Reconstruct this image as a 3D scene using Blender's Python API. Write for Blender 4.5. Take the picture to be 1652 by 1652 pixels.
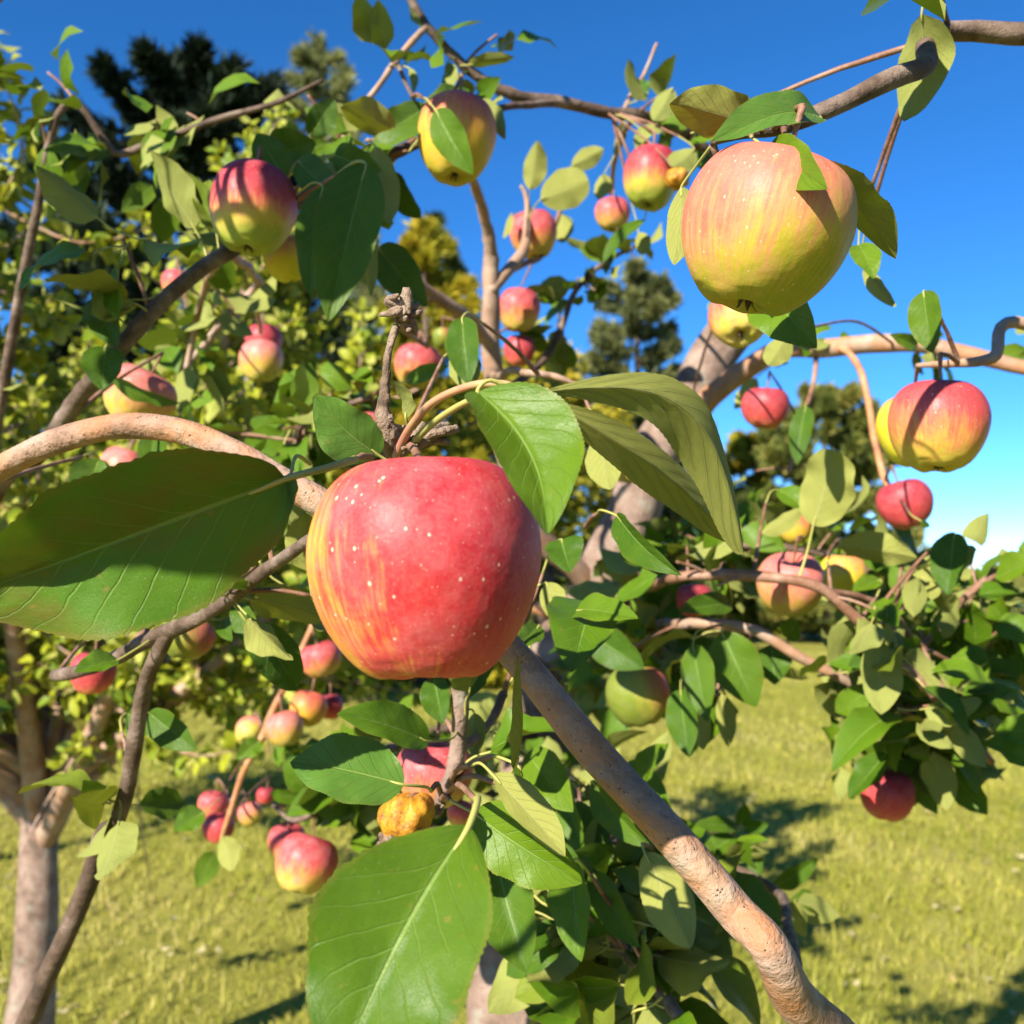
import bpy, math, random
import numpy as np
from mathutils import Vector, Matrix, noise as mnoise

for o in list(bpy.data.objects):
    bpy.data.objects.remove(o)
scene = bpy.context.scene
COL = scene.collection
random.seed(7)
rng = np.random.default_rng(7)

# ---------------------------------------------------------------- camera
CAMZ, PITCH, F = 1.55, math.radians(3.75), 1587.0     # F: focal length in pixels of a 1652 px frame
cd = bpy.data.cameras.new("camera")
cam = bpy.data.objects.new("camera", cd)
COL.objects.link(cam)
cam.location = (0, 0, CAMZ)
cam.rotation_euler = (math.radians(90) + PITCH, 0, 0)
cd.sensor_width = 36.0
cd.lens = 36.0 * F / 1652.0
cd.clip_start, cd.clip_end = 0.02, 2000.0
cd.dof.use_dof = True
cd.dof.focus_distance = 0.40
cd.dof.aperture_fstop = 14.0
scene.camera = cam
scene.render.engine = "CYCLES"
scene.cycles.use_denoising = True
scene.cycles.max_bounces = 8
scene.cycles.diffuse_bounces = 2
scene.cycles.transparent_max_bounces = 8

# ---------------------------------------------------------------- sun, sky, exposure
SUN_EL, SUN_AZ = math.radians(31), math.radians(36)    # sun stands behind the camera, to its left
SUN = Vector((-math.sin(SUN_AZ) * math.cos(SUN_EL), -math.cos(SUN_AZ) * math.cos(SUN_EL), math.sin(SUN_EL)))
sl = bpy.data.lights.new("sun", 'SUN')
sl.energy, sl.angle, sl.color = 4.9, math.radians(0.5), (1.0, 0.93, 0.82)
so = bpy.data.objects.new("sun", sl)
so.rotation_euler = (-SUN).to_track_quat('-Z', 'Y').to_euler()
so.location = SUN * 30
COL.objects.link(so)
world = bpy.data.worlds.new("World")
scene.world = world
world.use_nodes = True
wn = world.node_tree
wn.nodes.clear()
sky = wn.nodes.new("ShaderNodeTexSky")
sky.sky_type = 'NISHITA'
sky.sun_disc = False
sky.sun_elevation = SUN_EL
sky.sun_rotation = math.atan2(SUN.x, SUN.y)
sky.altitude = 2500
sky.air_density, sky.dust_density, sky.ozone_density = 0.7, 0.0, 5.0
bg = wn.nodes.new("ShaderNodeBackground")
bg.inputs[1].default_value = 0.120
wo = wn.nodes.new("ShaderNodeOutputWorld")
hs = wn.nodes.new("ShaderNodeHueSaturation")
hs.inputs["Saturation"].default_value = 1.2
wn.links.new(sky.outputs[0], hs.inputs["Color"])
wn.links.new(hs.outputs[0], bg.inputs[0])
wn.links.new(bg.outputs[0], wo.inputs[0])
vs = scene.view_settings
vs.view_transform, vs.look, vs.gamma, vs.exposure = 'Standard', 'None', 1.0, 1.2
vs.use_curve_mapping = False

# ---------------------------------------------------------------- pixel + distance -> place
CP, SP = math.cos(PITCH), math.sin(PITCH)
RIGHT, FWD, UP = Vector((1, 0, 0)), Vector((0, CP, SP)), Vector((0, -SP, CP))
EYE = Vector((0, 0, CAMZ))
def P(px, py, d):
    return EYE + RIGHT * ((px - 826) / F * d) + FWD * d + UP * ((826 - py) / F * d)
def proj(v):
    q = Vector(v) - EYE
    d = q.dot(FWD)
    if d < 0.02:
        return (-9999, -9999, d)
    return (826 + q.dot(RIGHT) / d * F, 826 - q.dot(UP) / d * F, d)

# ---------------------------------------------------------------- object helpers
def make_mesh(name, verts, faces, mats=(), midx=None, uv=None, rnd=None, smooth=True):
    me = bpy.data.meshes.new(name)
    me.from_pydata([tuple(v) for v in verts], [], [tuple(f) for f in faces])
    finish(me, mats, midx, uv, rnd, smooth)
    return me
def finish(me, mats, midx, uv, rnd, smooth):
    for m in mats:
        me.materials.append(m)
    if midx is not None:
        me.polygons.foreach_set("material_index", np.asarray(midx, dtype=np.int32))
    if smooth:
        me.polygons.foreach_set("use_smooth", np.ones(len(me.polygons), dtype=bool))
    if uv is not None:
        lay = me.uv_layers.new(name="UVMap")
        li = np.zeros(len(me.loops), dtype=np.int32)
        me.loops.foreach_get("vertex_index", li)
        lay.data.foreach_set("uv", np.asarray(uv, dtype=np.float32)[li].ravel())
    if rnd is not None:
        a = me.attributes.new("rnd", 'FLOAT', 'POINT')
        a.data.foreach_set("value", np.asarray(rnd, dtype=np.float32))
    me.update()
def np_mesh(name, V, T, mats, uv=None, rnd=None, smooth=False, midx=None):
    """mesh from numpy arrays: V (n,3), T (m,k) faces all with k corners"""
    me = bpy.data.meshes.new(name)
    n, m, k = len(V), len(T), T.shape[1]
    me.vertices.add(n)
    me.vertices.foreach_set("co", V.astype(np.float32).ravel())
    me.loops.add(m * k)
    me.loops.foreach_set("vertex_index", T.astype(np.int32).ravel())
    me.polygons.add(m)
    me.polygons.foreach_set("loop_start", (np.arange(m) * k).astype(np.int32))
    me.polygons.foreach_set("loop_total", np.full(m, k, dtype=np.int32))
    me.update(calc_edges=True)
    finish(me, mats, midx, uv, rnd, smooth)
    return me
def link(name, me, parent=None, mat=None):
    o = bpy.data.objects.new(name, me)
    COL.objects.link(o)
    if parent is not None:
        o.parent = parent
    if mat is not None:
        o.matrix_local = mat
    return o
def empty(name, loc):
    o = bpy.data.objects.new(name, None)
    o.empty_display_size = 0.05
    o.location = loc
    COL.objects.link(o)
    return o
def tag(o, label=None, cat=None, group=None, kind=None):
    if label: o["label"] = label
    if cat: o["category"] = cat
    if group: o["group"] = group
    if kind: o["kind"] = kind
    return o
def T_(v):
    return Matrix.Translation(v)

# ---------------------------------------------------------------- node helpers
class NT:
    def __init__(self, name):
        self.m = bpy.data.materials.new(name)
        self.m.use_nodes = True
        self.t = self.m.node_tree
        self.t.nodes.clear()
        self.out = self.n("ShaderNodeOutputMaterial")
    def n(self, kind, **kw):
        nd = self.t.nodes.new(kind)
        for k, v in kw.items():
            setattr(nd, k, v)
        return nd
    def l(self, a, b):
        self.t.links.new(a, b)
    def setin(self, sock, v):
        if hasattr(v, "links") or isinstance(v, bpy.types.NodeSocket):
            self.l(v, sock)
        else:
            sock.default_value = v
    def math(self, op, a, b=0.0, c=None, clamp=False):
        nd = self.n("ShaderNodeMath", operation=op, use_clamp=clamp)
        self.setin(nd.inputs[0], a); self.setin(nd.inputs[1], b)
        if c is not None: self.setin(nd.inputs[2], c)
        return nd.outputs[0]
    def mix(self, f, a, b, blend='MIX'):
        nd = self.n("ShaderNodeMix", data_type='RGBA', blend_type=blend)
        self.setin(nd.inputs[0], f)
        for s, v in ((nd.inputs[6], a), (nd.inputs[7], b)):
            self.setin(s, v if not isinstance(v, tuple) else (v + (1.0,))[:4])
        return nd.outputs[2]
    def noise(self, vec, scale, detail=3.0, rough=0.5):
        nd = self.n("ShaderNodeTexNoise")
        if vec is not None: self.l(vec, nd.inputs["Vector"])
        nd.inputs["Scale"].default_value = scale
        nd.inputs["Detail"].default_value = detail
        nd.inputs["Roughness"].default_value = rough
        return nd.outputs[0]
    def vor(self, vec, scale, feature='F1'):
        nd = self.n("ShaderNodeTexVoronoi", feature=feature)
        if vec is not None: self.l(vec, nd.inputs["Vector"])
        nd.inputs["Scale"].default_value = scale
        return nd.outputs[0]
    def ramp(self, f, stops, interp='LINEAR'):
        nd = self.n("ShaderNodeValToRGB")
        nd.color_ramp.interpolation = interp
        el = nd.color_ramp.elements
        while len(el) < len(stops): el.new(0.5)
        for e, (p, c) in zip(el, stops):
            e.position = p
            e.color = (c if isinstance(c, tuple) else (c, c, c)) + (1.0,)
        self.setin(nd.inputs[0], f)
        return nd.outputs[0]
    def mapping(self, vec, scale):
        nd = self.n("ShaderNodeMapping")
        self.l(vec, nd.inputs[0])
        nd.inputs[3].default_value = scale
        return nd.outputs[0]
    def bump(self, h, strength, dist):
        nd = self.n("ShaderNodeBump")
        nd.inputs["Strength"].default_value = strength
        nd.inputs["Distance"].default_value = dist
        self.l(h, nd.inputs["Height"])
        return nd.outputs[0]
    def bsdf(self, col, rough, spec=0.5, normal=None, **kw):
        nd = self.n("ShaderNodeBsdfPrincipled")
        self.setin(nd.inputs["Base Color"], col if not isinstance(col, tuple) else (col + (1.0,))[:4])
        self.setin(nd.inputs["Roughness"], rough)
        nd.inputs["Specular IOR Level"].default_value = spec
        if normal is not None: self.l(normal, nd.inputs["Normal"])
        for k, v in kw.items(): nd.inputs[k].default_value = v
        return nd.outputs[0]
    def done(self, sh):
        self.l(sh, self.out.inputs[0])
        return self.m

def apple_mat(name, bias=0.55, kz=0.35, kd=0.2, d=(-0.3, -0.8, 0.2), kn=0.35, ks=0.25, bloom=0.15, dots=0.5,
              green=(0.30, 0.36, 0.03), yellow=(0.62, 0.44, 0.05), orange=(0.66, 0.22, 0.07), red=(0.58, 0.06, 0.06), deep=(0.33, 0.018, 0.035),
              bloomcol=(0.72, 0.42, 0.40), rough=0.42, stripes=0.14):
    t = NT(name)
    tc = t.n("ShaderNodeTexCoord").outputs["Object"]
    sep = t.n("ShaderNodeSeparateXYZ"); t.l(tc, sep.inputs[0])
    z = sep.outputs[2]
    dv = t.n("ShaderNodeVectorMath", operation='DOT_PRODUCT')
    t.l(tc, dv.inputs[0]); dv.inputs[1].default_value = Vector(d).normalized()
    n1 = t.noise(tc, 1.3, 4, 0.6)
    st = t.noise(t.mapping(tc, (9, 9, 0.9)), 1.0, 5, 0.65)
    f = t.math('MULTIPLY_ADD', z, kz, bias)
    f = t.math('MULTIPLY_ADD', dv.outputs["Value"], kd, f)
    f = t.math('ADD', f, t.math('MULTIPLY', t.math('SUBTRACT', n1, 0.5), kn * 2))
    f = t.math('ADD', f, t.math('MULTIPLY', t.math('SUBTRACT', st, 0.5), ks * 2))
    # fine stripes running from stem to base
    nv = t.n("ShaderNodeVectorMath", operation='NORMALIZE')
    cxy = t.n("ShaderNodeCombineXYZ"); t.l(sep.outputs[0], cxy.inputs[0]); t.l(sep.outputs[1], cxy.inputs[1])
    t.l(cxy.outputs[0], nv.inputs[0])
    ca = t.n("ShaderNodeVectorMath", operation='MULTIPLY_ADD')
    t.l(nv.outputs[0], ca.inputs[0]); ca.inputs[1].default_value = (11, 11, 0)
    cz = t.n("ShaderNodeCombineXYZ"); t.l(t.math('MULTIPLY', z, 1.1), cz.inputs[2]); t.l(cz.outputs[0], ca.inputs[2])
    stripe = t.ramp(t.noise(ca.outputs[0], 1.5, 6, 0.72), [(0.36, 0.0), (0.64, 1.0)])
    f = t.math('ADD', f, t.math('MULTIPLY', t.math('SUBTRACT', stripe, 0.5), stripes), clamp=True)
    col = t.ramp(f, [(0.06, green), (0.28, yellow), (0.47, orange), (0.66, red), (1.0, deep)])
    # waxy bloom, patchy
    bn = t.ramp(t.noise(tc, 2.1, 5, 0.7), [(0.42, 0.0), (0.68, 1.0)])
    col = t.mix(t.math('MULTIPLY', bn, bloom), col, bloomcol)
    fine = t.noise(tc, 30, 3, 0.6)
    col = t.mix(t.math('MULTIPLY', t.math('SUBTRACT', fine, 0.4, clamp=True), 0.5), col, t.mix(0.5, col, (0.75, 0.5, 0.3)))
    # lenticels
    vd = t.n("ShaderNodeTexVoronoi"); t.l(t.mapping(tc, (1, 1, 0.8)), vd.inputs["Vector"]); vd.inputs["Scale"].default_value = 11.0
    size = t.math('MULTIPLY', vd.outputs["Color"], 0.24)
    dot = t.math('MULTIPLY', t.math('SUBTRACT', size, vd.outputs["Distance"], clamp=True), 18.0, clamp=True)
    col = t.mix(t.math('MULTIPLY', dot, dots), col, (0.80, 0.52, 0.36))
    vd2 = t.n("ShaderNodeTexVoronoi"); t.l(tc, vd2.inputs["Vector"]); vd2.inputs["Scale"].default_value = 24.0
    dot2 = t.math('MULTIPLY', t.math('SUBTRACT', t.math('MULTIPLY', vd2.outputs["Color"], 0.22), vd2.outputs["Distance"], clamp=True), 12.0, clamp=True)
    col = t.mix(t.math('MULTIPLY', dot2, dots * 0.6), col, (0.78, 0.50, 0.34))
    # brown in the two cavities
    cav = t.math('LESS_THAN', t.math('ADD', t.math('POWER', sep.outputs[0], 2.0), t.math('POWER', sep.outputs[1], 2.0)), 0.011)
    col = t.mix(t.math('MULTIPLY', cav, 0.75), col, (0.16, 0.11, 0.03))
    nb = t.bump(t.math('ADD', t.noise(tc, 5, 3, 0.5), t.math('MULTIPLY', fine, 0.12)), 0.05, 0.02)
    rg = t.math('MULTIPLY_ADD', bn, 0.16, rough)
    return t.done(t.bsdf(col, rg, 0.30, nb, **{"Coat Weight": 0.0}))

def leaf_mat(name, top=(0.038, 0.098, 0.003), top2=(0.085, 0.155, 0.005), under=(0.27, 0.29, 0.07), vein=(0.20, 0.30, 0.06), trans=0.16,
             tcol=(0.16, 0.27, 0.012), rough=0.45, brown=0.25, bronze=0.0):
    t = NT(name)
    uvn = t.n("ShaderNodeTexCoord").outputs["UV"]
    sep = t.n("ShaderNodeSeparateXYZ"); t.l(uvn, sep.inputs[0])
    u, v = sep.outputs[0], sep.outputs[1]
    s = t.math('MULTIPLY', t.math('ABSOLUTE', t.math('SUBTRACT', v, 0.5)), 2.0)
    oi = t.n("ShaderNodeObjectInfo").outputs["Random"]
    at = t.n("ShaderNodeAttribute"); at.attribute_name = "rnd"
    r = t.math('FRACT', t.math('ADD', oi, at.outputs["Fac"]))
    cmb = t.n("ShaderNodeCombineXYZ")
    t.l(t.math('MULTIPLY', u, 1.6), cmb.inputs[0]); t.l(v, cmb.inputs[1]); t.l(t.math('MULTIPLY', r, 37.0), cmb.inputs[2])
    p3 = cmb.outputs[0]
    mid = t.math('MULTIPLY', t.math('SUBTRACT', t.math('MULTIPLY_ADD', u, -0.035, 0.05), s, clamp=True), 60.0, clamp=True)
    wob = t.math('MULTIPLY', t.noise(p3, 4.0, 2, 0.5), 0.5)
    ph = t.math('FRACT', t.math('ADD', t.math('SUBTRACT', t.math('MULTIPLY', u, 8.0), t.math('MULTIPLY', t.math('POWER', s, 0.8), 2.4)), wob))
    dv = t.math('ABSOLUTE', t.math('SUBTRACT', ph, 0.5))
    side = t.math('MULTIPLY', t.math('SUBTRACT', t.math('MULTIPLY_ADD', s, -0.035, 0.06), dv, clamp=True), 22.0, clamp=True)
    cell = t.vor(p3, 55.0, 'DISTANCE_TO_EDGE')
    net = t.math('MULTIPLY', t.math('SUBTRACT', 0.05, cell, clamp=True), 12.0, clamp=True)
    n1 = t.noise(p3, 3.0, 4, 0.6)
    c1 = t.mix(t.math('ADD', t.math('MULTIPLY', r, 0.6), t.math('MULTIPLY', t.math('SUBTRACT', n1, 0.4), 1.2), clamp=True), top, top2)
    if bronze:
        c1 = t.mix(t.math('MULTIPLY', t.ramp(t.noise(p3, 2.0, 3, 0.6), [(0.45, 0.0), (0.65, 1.0)]), bronze), c1, (0.16, 0.075, 0.02))
    sp = t.ramp(t.noise(p3, 9.0, 2, 0.4), [(0.69, 0.0), (0.74, 1.0)])
    edge = t.math('MULTIPLY', t.ramp(t.math('ADD', s, t.math('MULTIPLY', n1, 0.12)), [(0.98, 0.0), (1.04, 1.0)]), 0.5)
    br = t.math('MULTIPLY', t.math('MAXIMUM', sp, edge), brown)
    c1 = t.mix(br, c1, (0.30, 0.15, 0.04))
    vm = t.math('MAXIMUM', mid, t.math('MULTIPLY', side, 0.75))
    ct = t.mix(t.math('MAXIMUM', t.math('MULTIPLY', vm, 0.75), t.math('MULTIPLY', net, 0.10)), c1, vein)
    cu = t.mix(t.math('MULTIPLY', t.math('SUBTRACT', n1, 0.3, clamp=True), 0.8, clamp=True), under, tuple(x * 0.72 for x in under))
    cu = t.mix(t.math('MULTIPLY', vm, 0.5), cu, (0.44, 0.42, 0.18))
    cu = t.mix(t.math('MULTIPLY', net, 0.14), cu, (0.18, 0.20, 0.05))
    h = t.math('ADD', t.math('MULTIPLY', vm, -0.35), t.math('ADD', t.math('MULTIPLY', net, -0.10), t.math('MULTIPLY', n1, 0.7)))
    nb = t.bump(h, 0.8, 0.0014)
    bt = t.bsdf(ct, rough, 0.24, nb)
    bu = t.bsdf(cu, 0.7, 0.12, nb)
    tr = t.n("ShaderNodeBsdfTranslucent")
    t.l(t.mix(t.math('MULTIPLY', vm, 0.6), tcol, tuple(x * 0.6 for x in tcol)), tr.inputs[0])
    geo = t.n("ShaderNodeNewGeometry")
    m1 = t.n("ShaderNodeMixShader"); t.l(geo.outputs["Backfacing"], m1.inputs[0]); t.l(bt, m1.inputs[1]); t.l(bu, m1.inputs[2])
    m2 = t.n("ShaderNodeMixShader"); m2.inputs[0].default_value = trans; t.l(m1.outputs[0], m2.inputs[1]); t.l(tr.outputs[0], m2.inputs[2])
    return t.done(m2.outputs[0])

def bark_mat(name, base=(0.23, 0.155, 0.105), light=(0.40, 0.30, 0.22), dark=(0.07, 0.045, 0.03), scale=60.0, orange=0.0, lich=0.0, bump=0.6, rough=0.75):
    t = NT(name)
    tc = t.n("ShaderNodeTexCoord").outputs["Object"]
    n1 = t.noise(tc, scale * 0.35, 5, 0.62)
    n2 = t.noise(tc, scale * 1.8, 4, 0.65)
    c = t.ramp(n1, [(0.30, dark), (0.46, base), (0.66, light)])
    c = t.mix(t.math('MULTIPLY', t.math('SUBTRACT', n2, 0.45, clamp=True), 1.8, clamp=True), c, tuple(x * 0.55 for x in base))
    if orange:
        c = t.mix(t.math('MULTIPLY', t.ramp(t.noise(tc, scale * 0.5, 3, 0.5), [(0.44, 0.0), (0.60, 1.0)]), orange), c, (0.42, 0.17, 0.055))
    vn = t.n('ShaderNodeTexVoronoi'); t.l(tc, vn.inputs['Vector']); vn.inputs['Scale'].default_value = scale * 5.0
    vl = vn.outputs['Distance']
    spots = t.math('MULTIPLY', t.math('SUBTRACT', t.math('MULTIPLY', vn.outputs['Color'], 0.34), t.math('ADD', vl, t.math('MULTIPLY', n2, 0.12)), clamp=True), 9.0, clamp=True)
    c = t.mix(t.math('MULTIPLY', spots, 0.38), c, (0.075, 0.05, 0.035))
    if lich:
        c = t.mix(t.math('MULTIPLY', t.ramp(t.noise(tc, scale * 0.45, 4, 0.6), [(0.56, 0.0), (0.66, 1.0)]), lich), c, (0.33, 0.35, 0.27))
    h = t.math('ADD', t.math('MULTIPLY', n2, 0.7), t.math('ADD', n1, t.math('MULTIPLY', spots, 0.5)))
    return t.done(t.bsdf(c, rough, 0.3, t.bump(h, bump, 0.004)))

MAT = {}
MAT['bark'] = bark_mat("bark_grey_brown", base=(0.22, 0.145, 0.105), light=(0.33, 0.24, 0.185), dark=(0.07, 0.045, 0.03), lich=0.4, bump=1.0)
MAT['bark_young'] = bark_mat("bark_young_orange", base=(0.36, 0.22, 0.14), light=(0.50, 0.36, 0.26), dark=(0.20, 0.11, 0.065), orange=0.55, lich=0.0, bump=0.35, rough=0.6)
MAT['bark_tan'] = bark_mat("bark_tan", base=(0.34, 0.225, 0.155), light=(0.45, 0.335, 0.25), dark=(0.19, 0.115, 0.07), orange=0.35, bump=0.3, rough=0.6)
MAT['bark_arch'] = bark_mat('bark_arching_bough', base=(0.33, 0.205, 0.135), light=(0.47, 0.34, 0.26), dark=(0.17, 0.09, 0.05), scale=75, orange=0.6, lich=0.3, bump=0.9, rough=0.62)
MAT['bark_dark'] = bark_mat("bark_dark_brown", base=(0.11, 0.07, 0.045), light=(0.26, 0.19, 0.145), dark=(0.045, 0.03, 0.02), scale=90)
MAT['twig'] = bark_mat("twig_red_brown", base=(0.24, 0.115, 0.065), light=(0.36, 0.22, 0.15), dark=(0.12, 0.06, 0.035), scale=110, bump=0.3, rough=0.55)
MAT['twig_orange'] = bark_mat("twig_orange", base=(0.46, 0.20, 0.08), light=(0.52, 0.30, 0.17), dark=(0.28, 0.12, 0.06), scale=110, bump=0.3, rough=0.55)
MAT['dry'] = bark_mat("dry_brown", base=(0.22, 0.145, 0.09), light=(0.38, 0.29, 0.21), dark=(0.06, 0.04, 0.025), scale=220, bump=0.8)
t = NT("petiole_green"); MAT['petiole'] = t.done(t.bsdf((0.38, 0.36, 0.09), 0.5, 0.4))
t = NT("petiole_pink"); MAT['petiole_pink'] = t.done(t.bsdf(t.ramp(t.noise(t.n("ShaderNodeTexCoord").outputs["Object"], 60, 2), [(0.35, (0.42, 0.17, 0.11)), (0.7, (0.46, 0.34, 0.13))]), 0.45, 0.4))
MAT['leaf'] = leaf_mat("leaf_green")
MAT['leaf_fresh'] = leaf_mat("leaf_fresh_green", top=(0.065, 0.145, 0.004), top2=(0.125, 0.205, 0.006), rough=0.42)
MAT['leaf_pale'] = leaf_mat("leaf_pale_gloss", top=(0.075, 0.17, 0.02), top2=(0.12, 0.22, 0.03), rough=0.36)
MAT['leaf_yellow'] = leaf_mat("leaf_yellow_green", top=(0.12, 0.18, 0.012), top2=(0.20, 0.24, 0.02), under=(0.31, 0.32, 0.075), brown=0.45, trans=0.2, tcol=(0.3, 0.32, 0.02))
MAT['leaf_bronze'] = leaf_mat("leaf_bronze_green", top=(0.045, 0.13, 0.005), top2=(0.085, 0.18, 0.008), brown=0.35, bronze=0.5, rough=0.5)

# ================================================================ builders
def catmull(pts, n):
    """resample rows of pts (k, c) to a smooth curve, n steps for each span"""
    A = np.asarray(pts, dtype=float)
    if len(A) == 2:
        A = np.array([A[0], (A[0] + A[1]) / 2, A[1]])
    E = np.vstack([2 * A[0] - A[1], A, 2 * A[-1] - A[-2]])
    out = []
    for i in range(1, len(E) - 2):
        p0, p1, p2, p3 = E[i - 1], E[i], E[i + 1], E[i + 2]
        for k in range(n):
            u = k / n
            out.append(0.5 * ((2 * p1) + (-p0 + p2) * u + (2 * p0 - 5 * p1 + 4 * p2 - p3) * u * u + (-p0 + 3 * p1 - 3 * p2 + p3) * u ** 3))
    out.append(E[-2])
    return np.array(out)
def tube(path, seg=10, knob=0.0, seed=0, cap=True):
    """path rows x, y, z, radius -> verts, faces (quads plus end fans)"""
    A = np.asarray(path, dtype=float)
    C, R = A[:, :3], np.maximum(A[:, 3], 2e-4)
    n = len(C)
    tan = np.gradient(C, axis=0)
    tan /= np.linalg.norm(tan, axis=1)[:, None] + 1e-12
    ref = np.array([0.13, 0.21, 0.97]) if abs(tan[0][2]) < 0.85 else np.array([1.0, 0.1, 0.0])
    nrm = np.cross(tan[0], ref); nrm /= np.linalg.norm(nrm)
    rg = np.random.default_rng(seed + 11)
    ph = rg.uniform(0, 6.28, 6)
    V, Fc = [], []
    acc = 0.0
    for i in range(n):
        if i:
            acc += np.linalg.norm(C[i] - C[i - 1])
            nrm = nrm - tan[i] * nrm.dot(tan[i]); nrm /= np.linalg.norm(nrm) + 1e-12
        bn = np.cross(tan[i], nrm)
        for k in range(seg):
            a = 2 * math.pi * k / seg
            w = 1.0
            if knob:
                w += knob * (math.sin(acc / (R[i] * 3.1) + ph[0] + 2 * math.cos(a + ph[1])) * 0.5 + math.sin(acc / (R[i] * 1.3) + ph[2]) * 0.3 + math.sin(3 * a + acc / (R[i] * 2.0) + ph[3]) * 0.35 + 0.5 * max(0, math.sin(acc / (R[i] * 5.3) + ph[4])) ** 8)
            V.append(C[i] + (nrm * math.cos(a) + bn * math.sin(a)) * R[i] * w)
    for i in range(n - 1):
        for k in range(seg):
            k2 = (k + 1) % seg
            Fc.append((i * seg + k, i * seg + k2, (i + 1) * seg + k2, (i + 1) * seg + k))
    if cap:
        for e, i in ((0, 0), (1, n - 1)):
            V.append(C[i] + tan[i] * (R[i] * 0.4 * (1 if e else -1)))
            c = len(V) - 1
            for k in range(seg):
                k2 = (k + 1) % seg
                Fc.append((c, i * seg + k, i * seg + k2) if e else (c, i * seg + k2, i * seg + k))
    return V, Fc

# ---------------------------------------------------------------- leaves
def leaf_geo(L, W, fold=0.25, curl=0.5, wave=0.12, twist=0.0, nt=14, ns=4, serr=0.0, pucker=0.0, seed=0, tipw=0.85, basew=0.62, bend=0.0):
    """blade with base at the origin, tip at (L,0,0), upper face +Z. fold: V angle along the midrib; curl: total bend along the length (+ = tip down)"""
    rg = np.random.default_rng(seed)
    ph = rg.uniform(0, 6.28, 8)
    th = np.linspace(0, 1, nt + 1)
    th = th if nt > 20 else th ** 1.0
    wp = th ** basew * (1 - th) ** tipw
    wp = wp / wp.max()
    ang = curl * (th - 0.5) + curl * 0.35 * np.sin(th * 5 + ph[0]) * 0.5
    dx, dz = np.cos(ang) / nt, -np.sin(ang) / nt
    X = np.concatenate([[0], np.cumsum(dx[1:])]); Z = np.concatenate([[0], np.cumsum(dz[1:])])
    c, sn, k = X[-1], Z[-1], math.hypot(X[-1], Z[-1])
    X, Z = (X * c + Z * sn) / k / k, (-X * sn + Z * c) / k / k
    V, UV, Fc = [], [], []
    asym = rg.uniform(0.92, 1.08)
    for i, tt in enumerate(th):
        tw = twist * (tt - 0.3)
        for j in range(-ns, ns + 1):
            s = j / ns
            hw = W / 2 * wp[i] * (asym if j > 0 else 2 - asym)
            xoff = 0.0
            if serr and abs(j) == ns:
                saw = (tt * serr + 0.15 * (j > 0)) % 1.0
                hw *= 1 + 0.022 * (saw - 0.5) * 2 * min(1, wp[i] * 2)
            if abs(j) == ns:
                hw *= 1 + 0.025 * math.sin(tt * 17 + ph[1] + j)
            y = s * hw * math.cos(fold * abs(s) ** 0.5)
            z = abs(s) * hw * math.sin(fold)
            z += wave * hw * s * s * (math.sin(tt * 9 + ph[2] + (1.7 if j > 0 else 0)) + 0.5 * math.sin(tt * 19 + ph[3] + (2.3 if j > 0 else 0)))
            if pucker:
                v = (tt * 8 - abs(s) ** 0.8 * 2.4) % 1.0
                z += pucker * L * math.sin(math.pi * v) * min(1, 4 * abs(s)) * (1 - abs(s)) ** 0.5
            y, z = y * math.cos(tw) - z * math.sin(tw), y * math.sin(tw) + z * math.cos(tw)
            V.append((X[i] * L + xoff, y + bend * L * math.sin(math.pi * tt), Z[i] * L + z))
            UV.append((tt, s * 0.5 + 0.5))
    m = 2 * ns + 1
    for i in range(nt):
        for j in range(m - 1):
            Fc.append((i * m + j, (i + 1) * m + j, (i + 1) * m + j + 1, i * m + j + 1))
    return V, Fc, UV
def leaf_with_stalk(blade, pet, seg=6):
    """add a stalk tube (rows x y z r) to a blade; material slot 1"""
    V, Fc, UV = blade
    midx = [0] * len(Fc)
    if pet is not None:
        pv, pf = tube(catmull(pet, 4), seg)
        b = len(V)
        V = list(V) + [tuple(x) for x in pv]
        UV = list(UV) + [(0.5, 0.5)] * len(pv)
        Fc = list(Fc) + [tuple(i + b for i in f) for f in pf]
        midx += [1] * len(pf)
    return V, Fc, UV, midx

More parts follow.
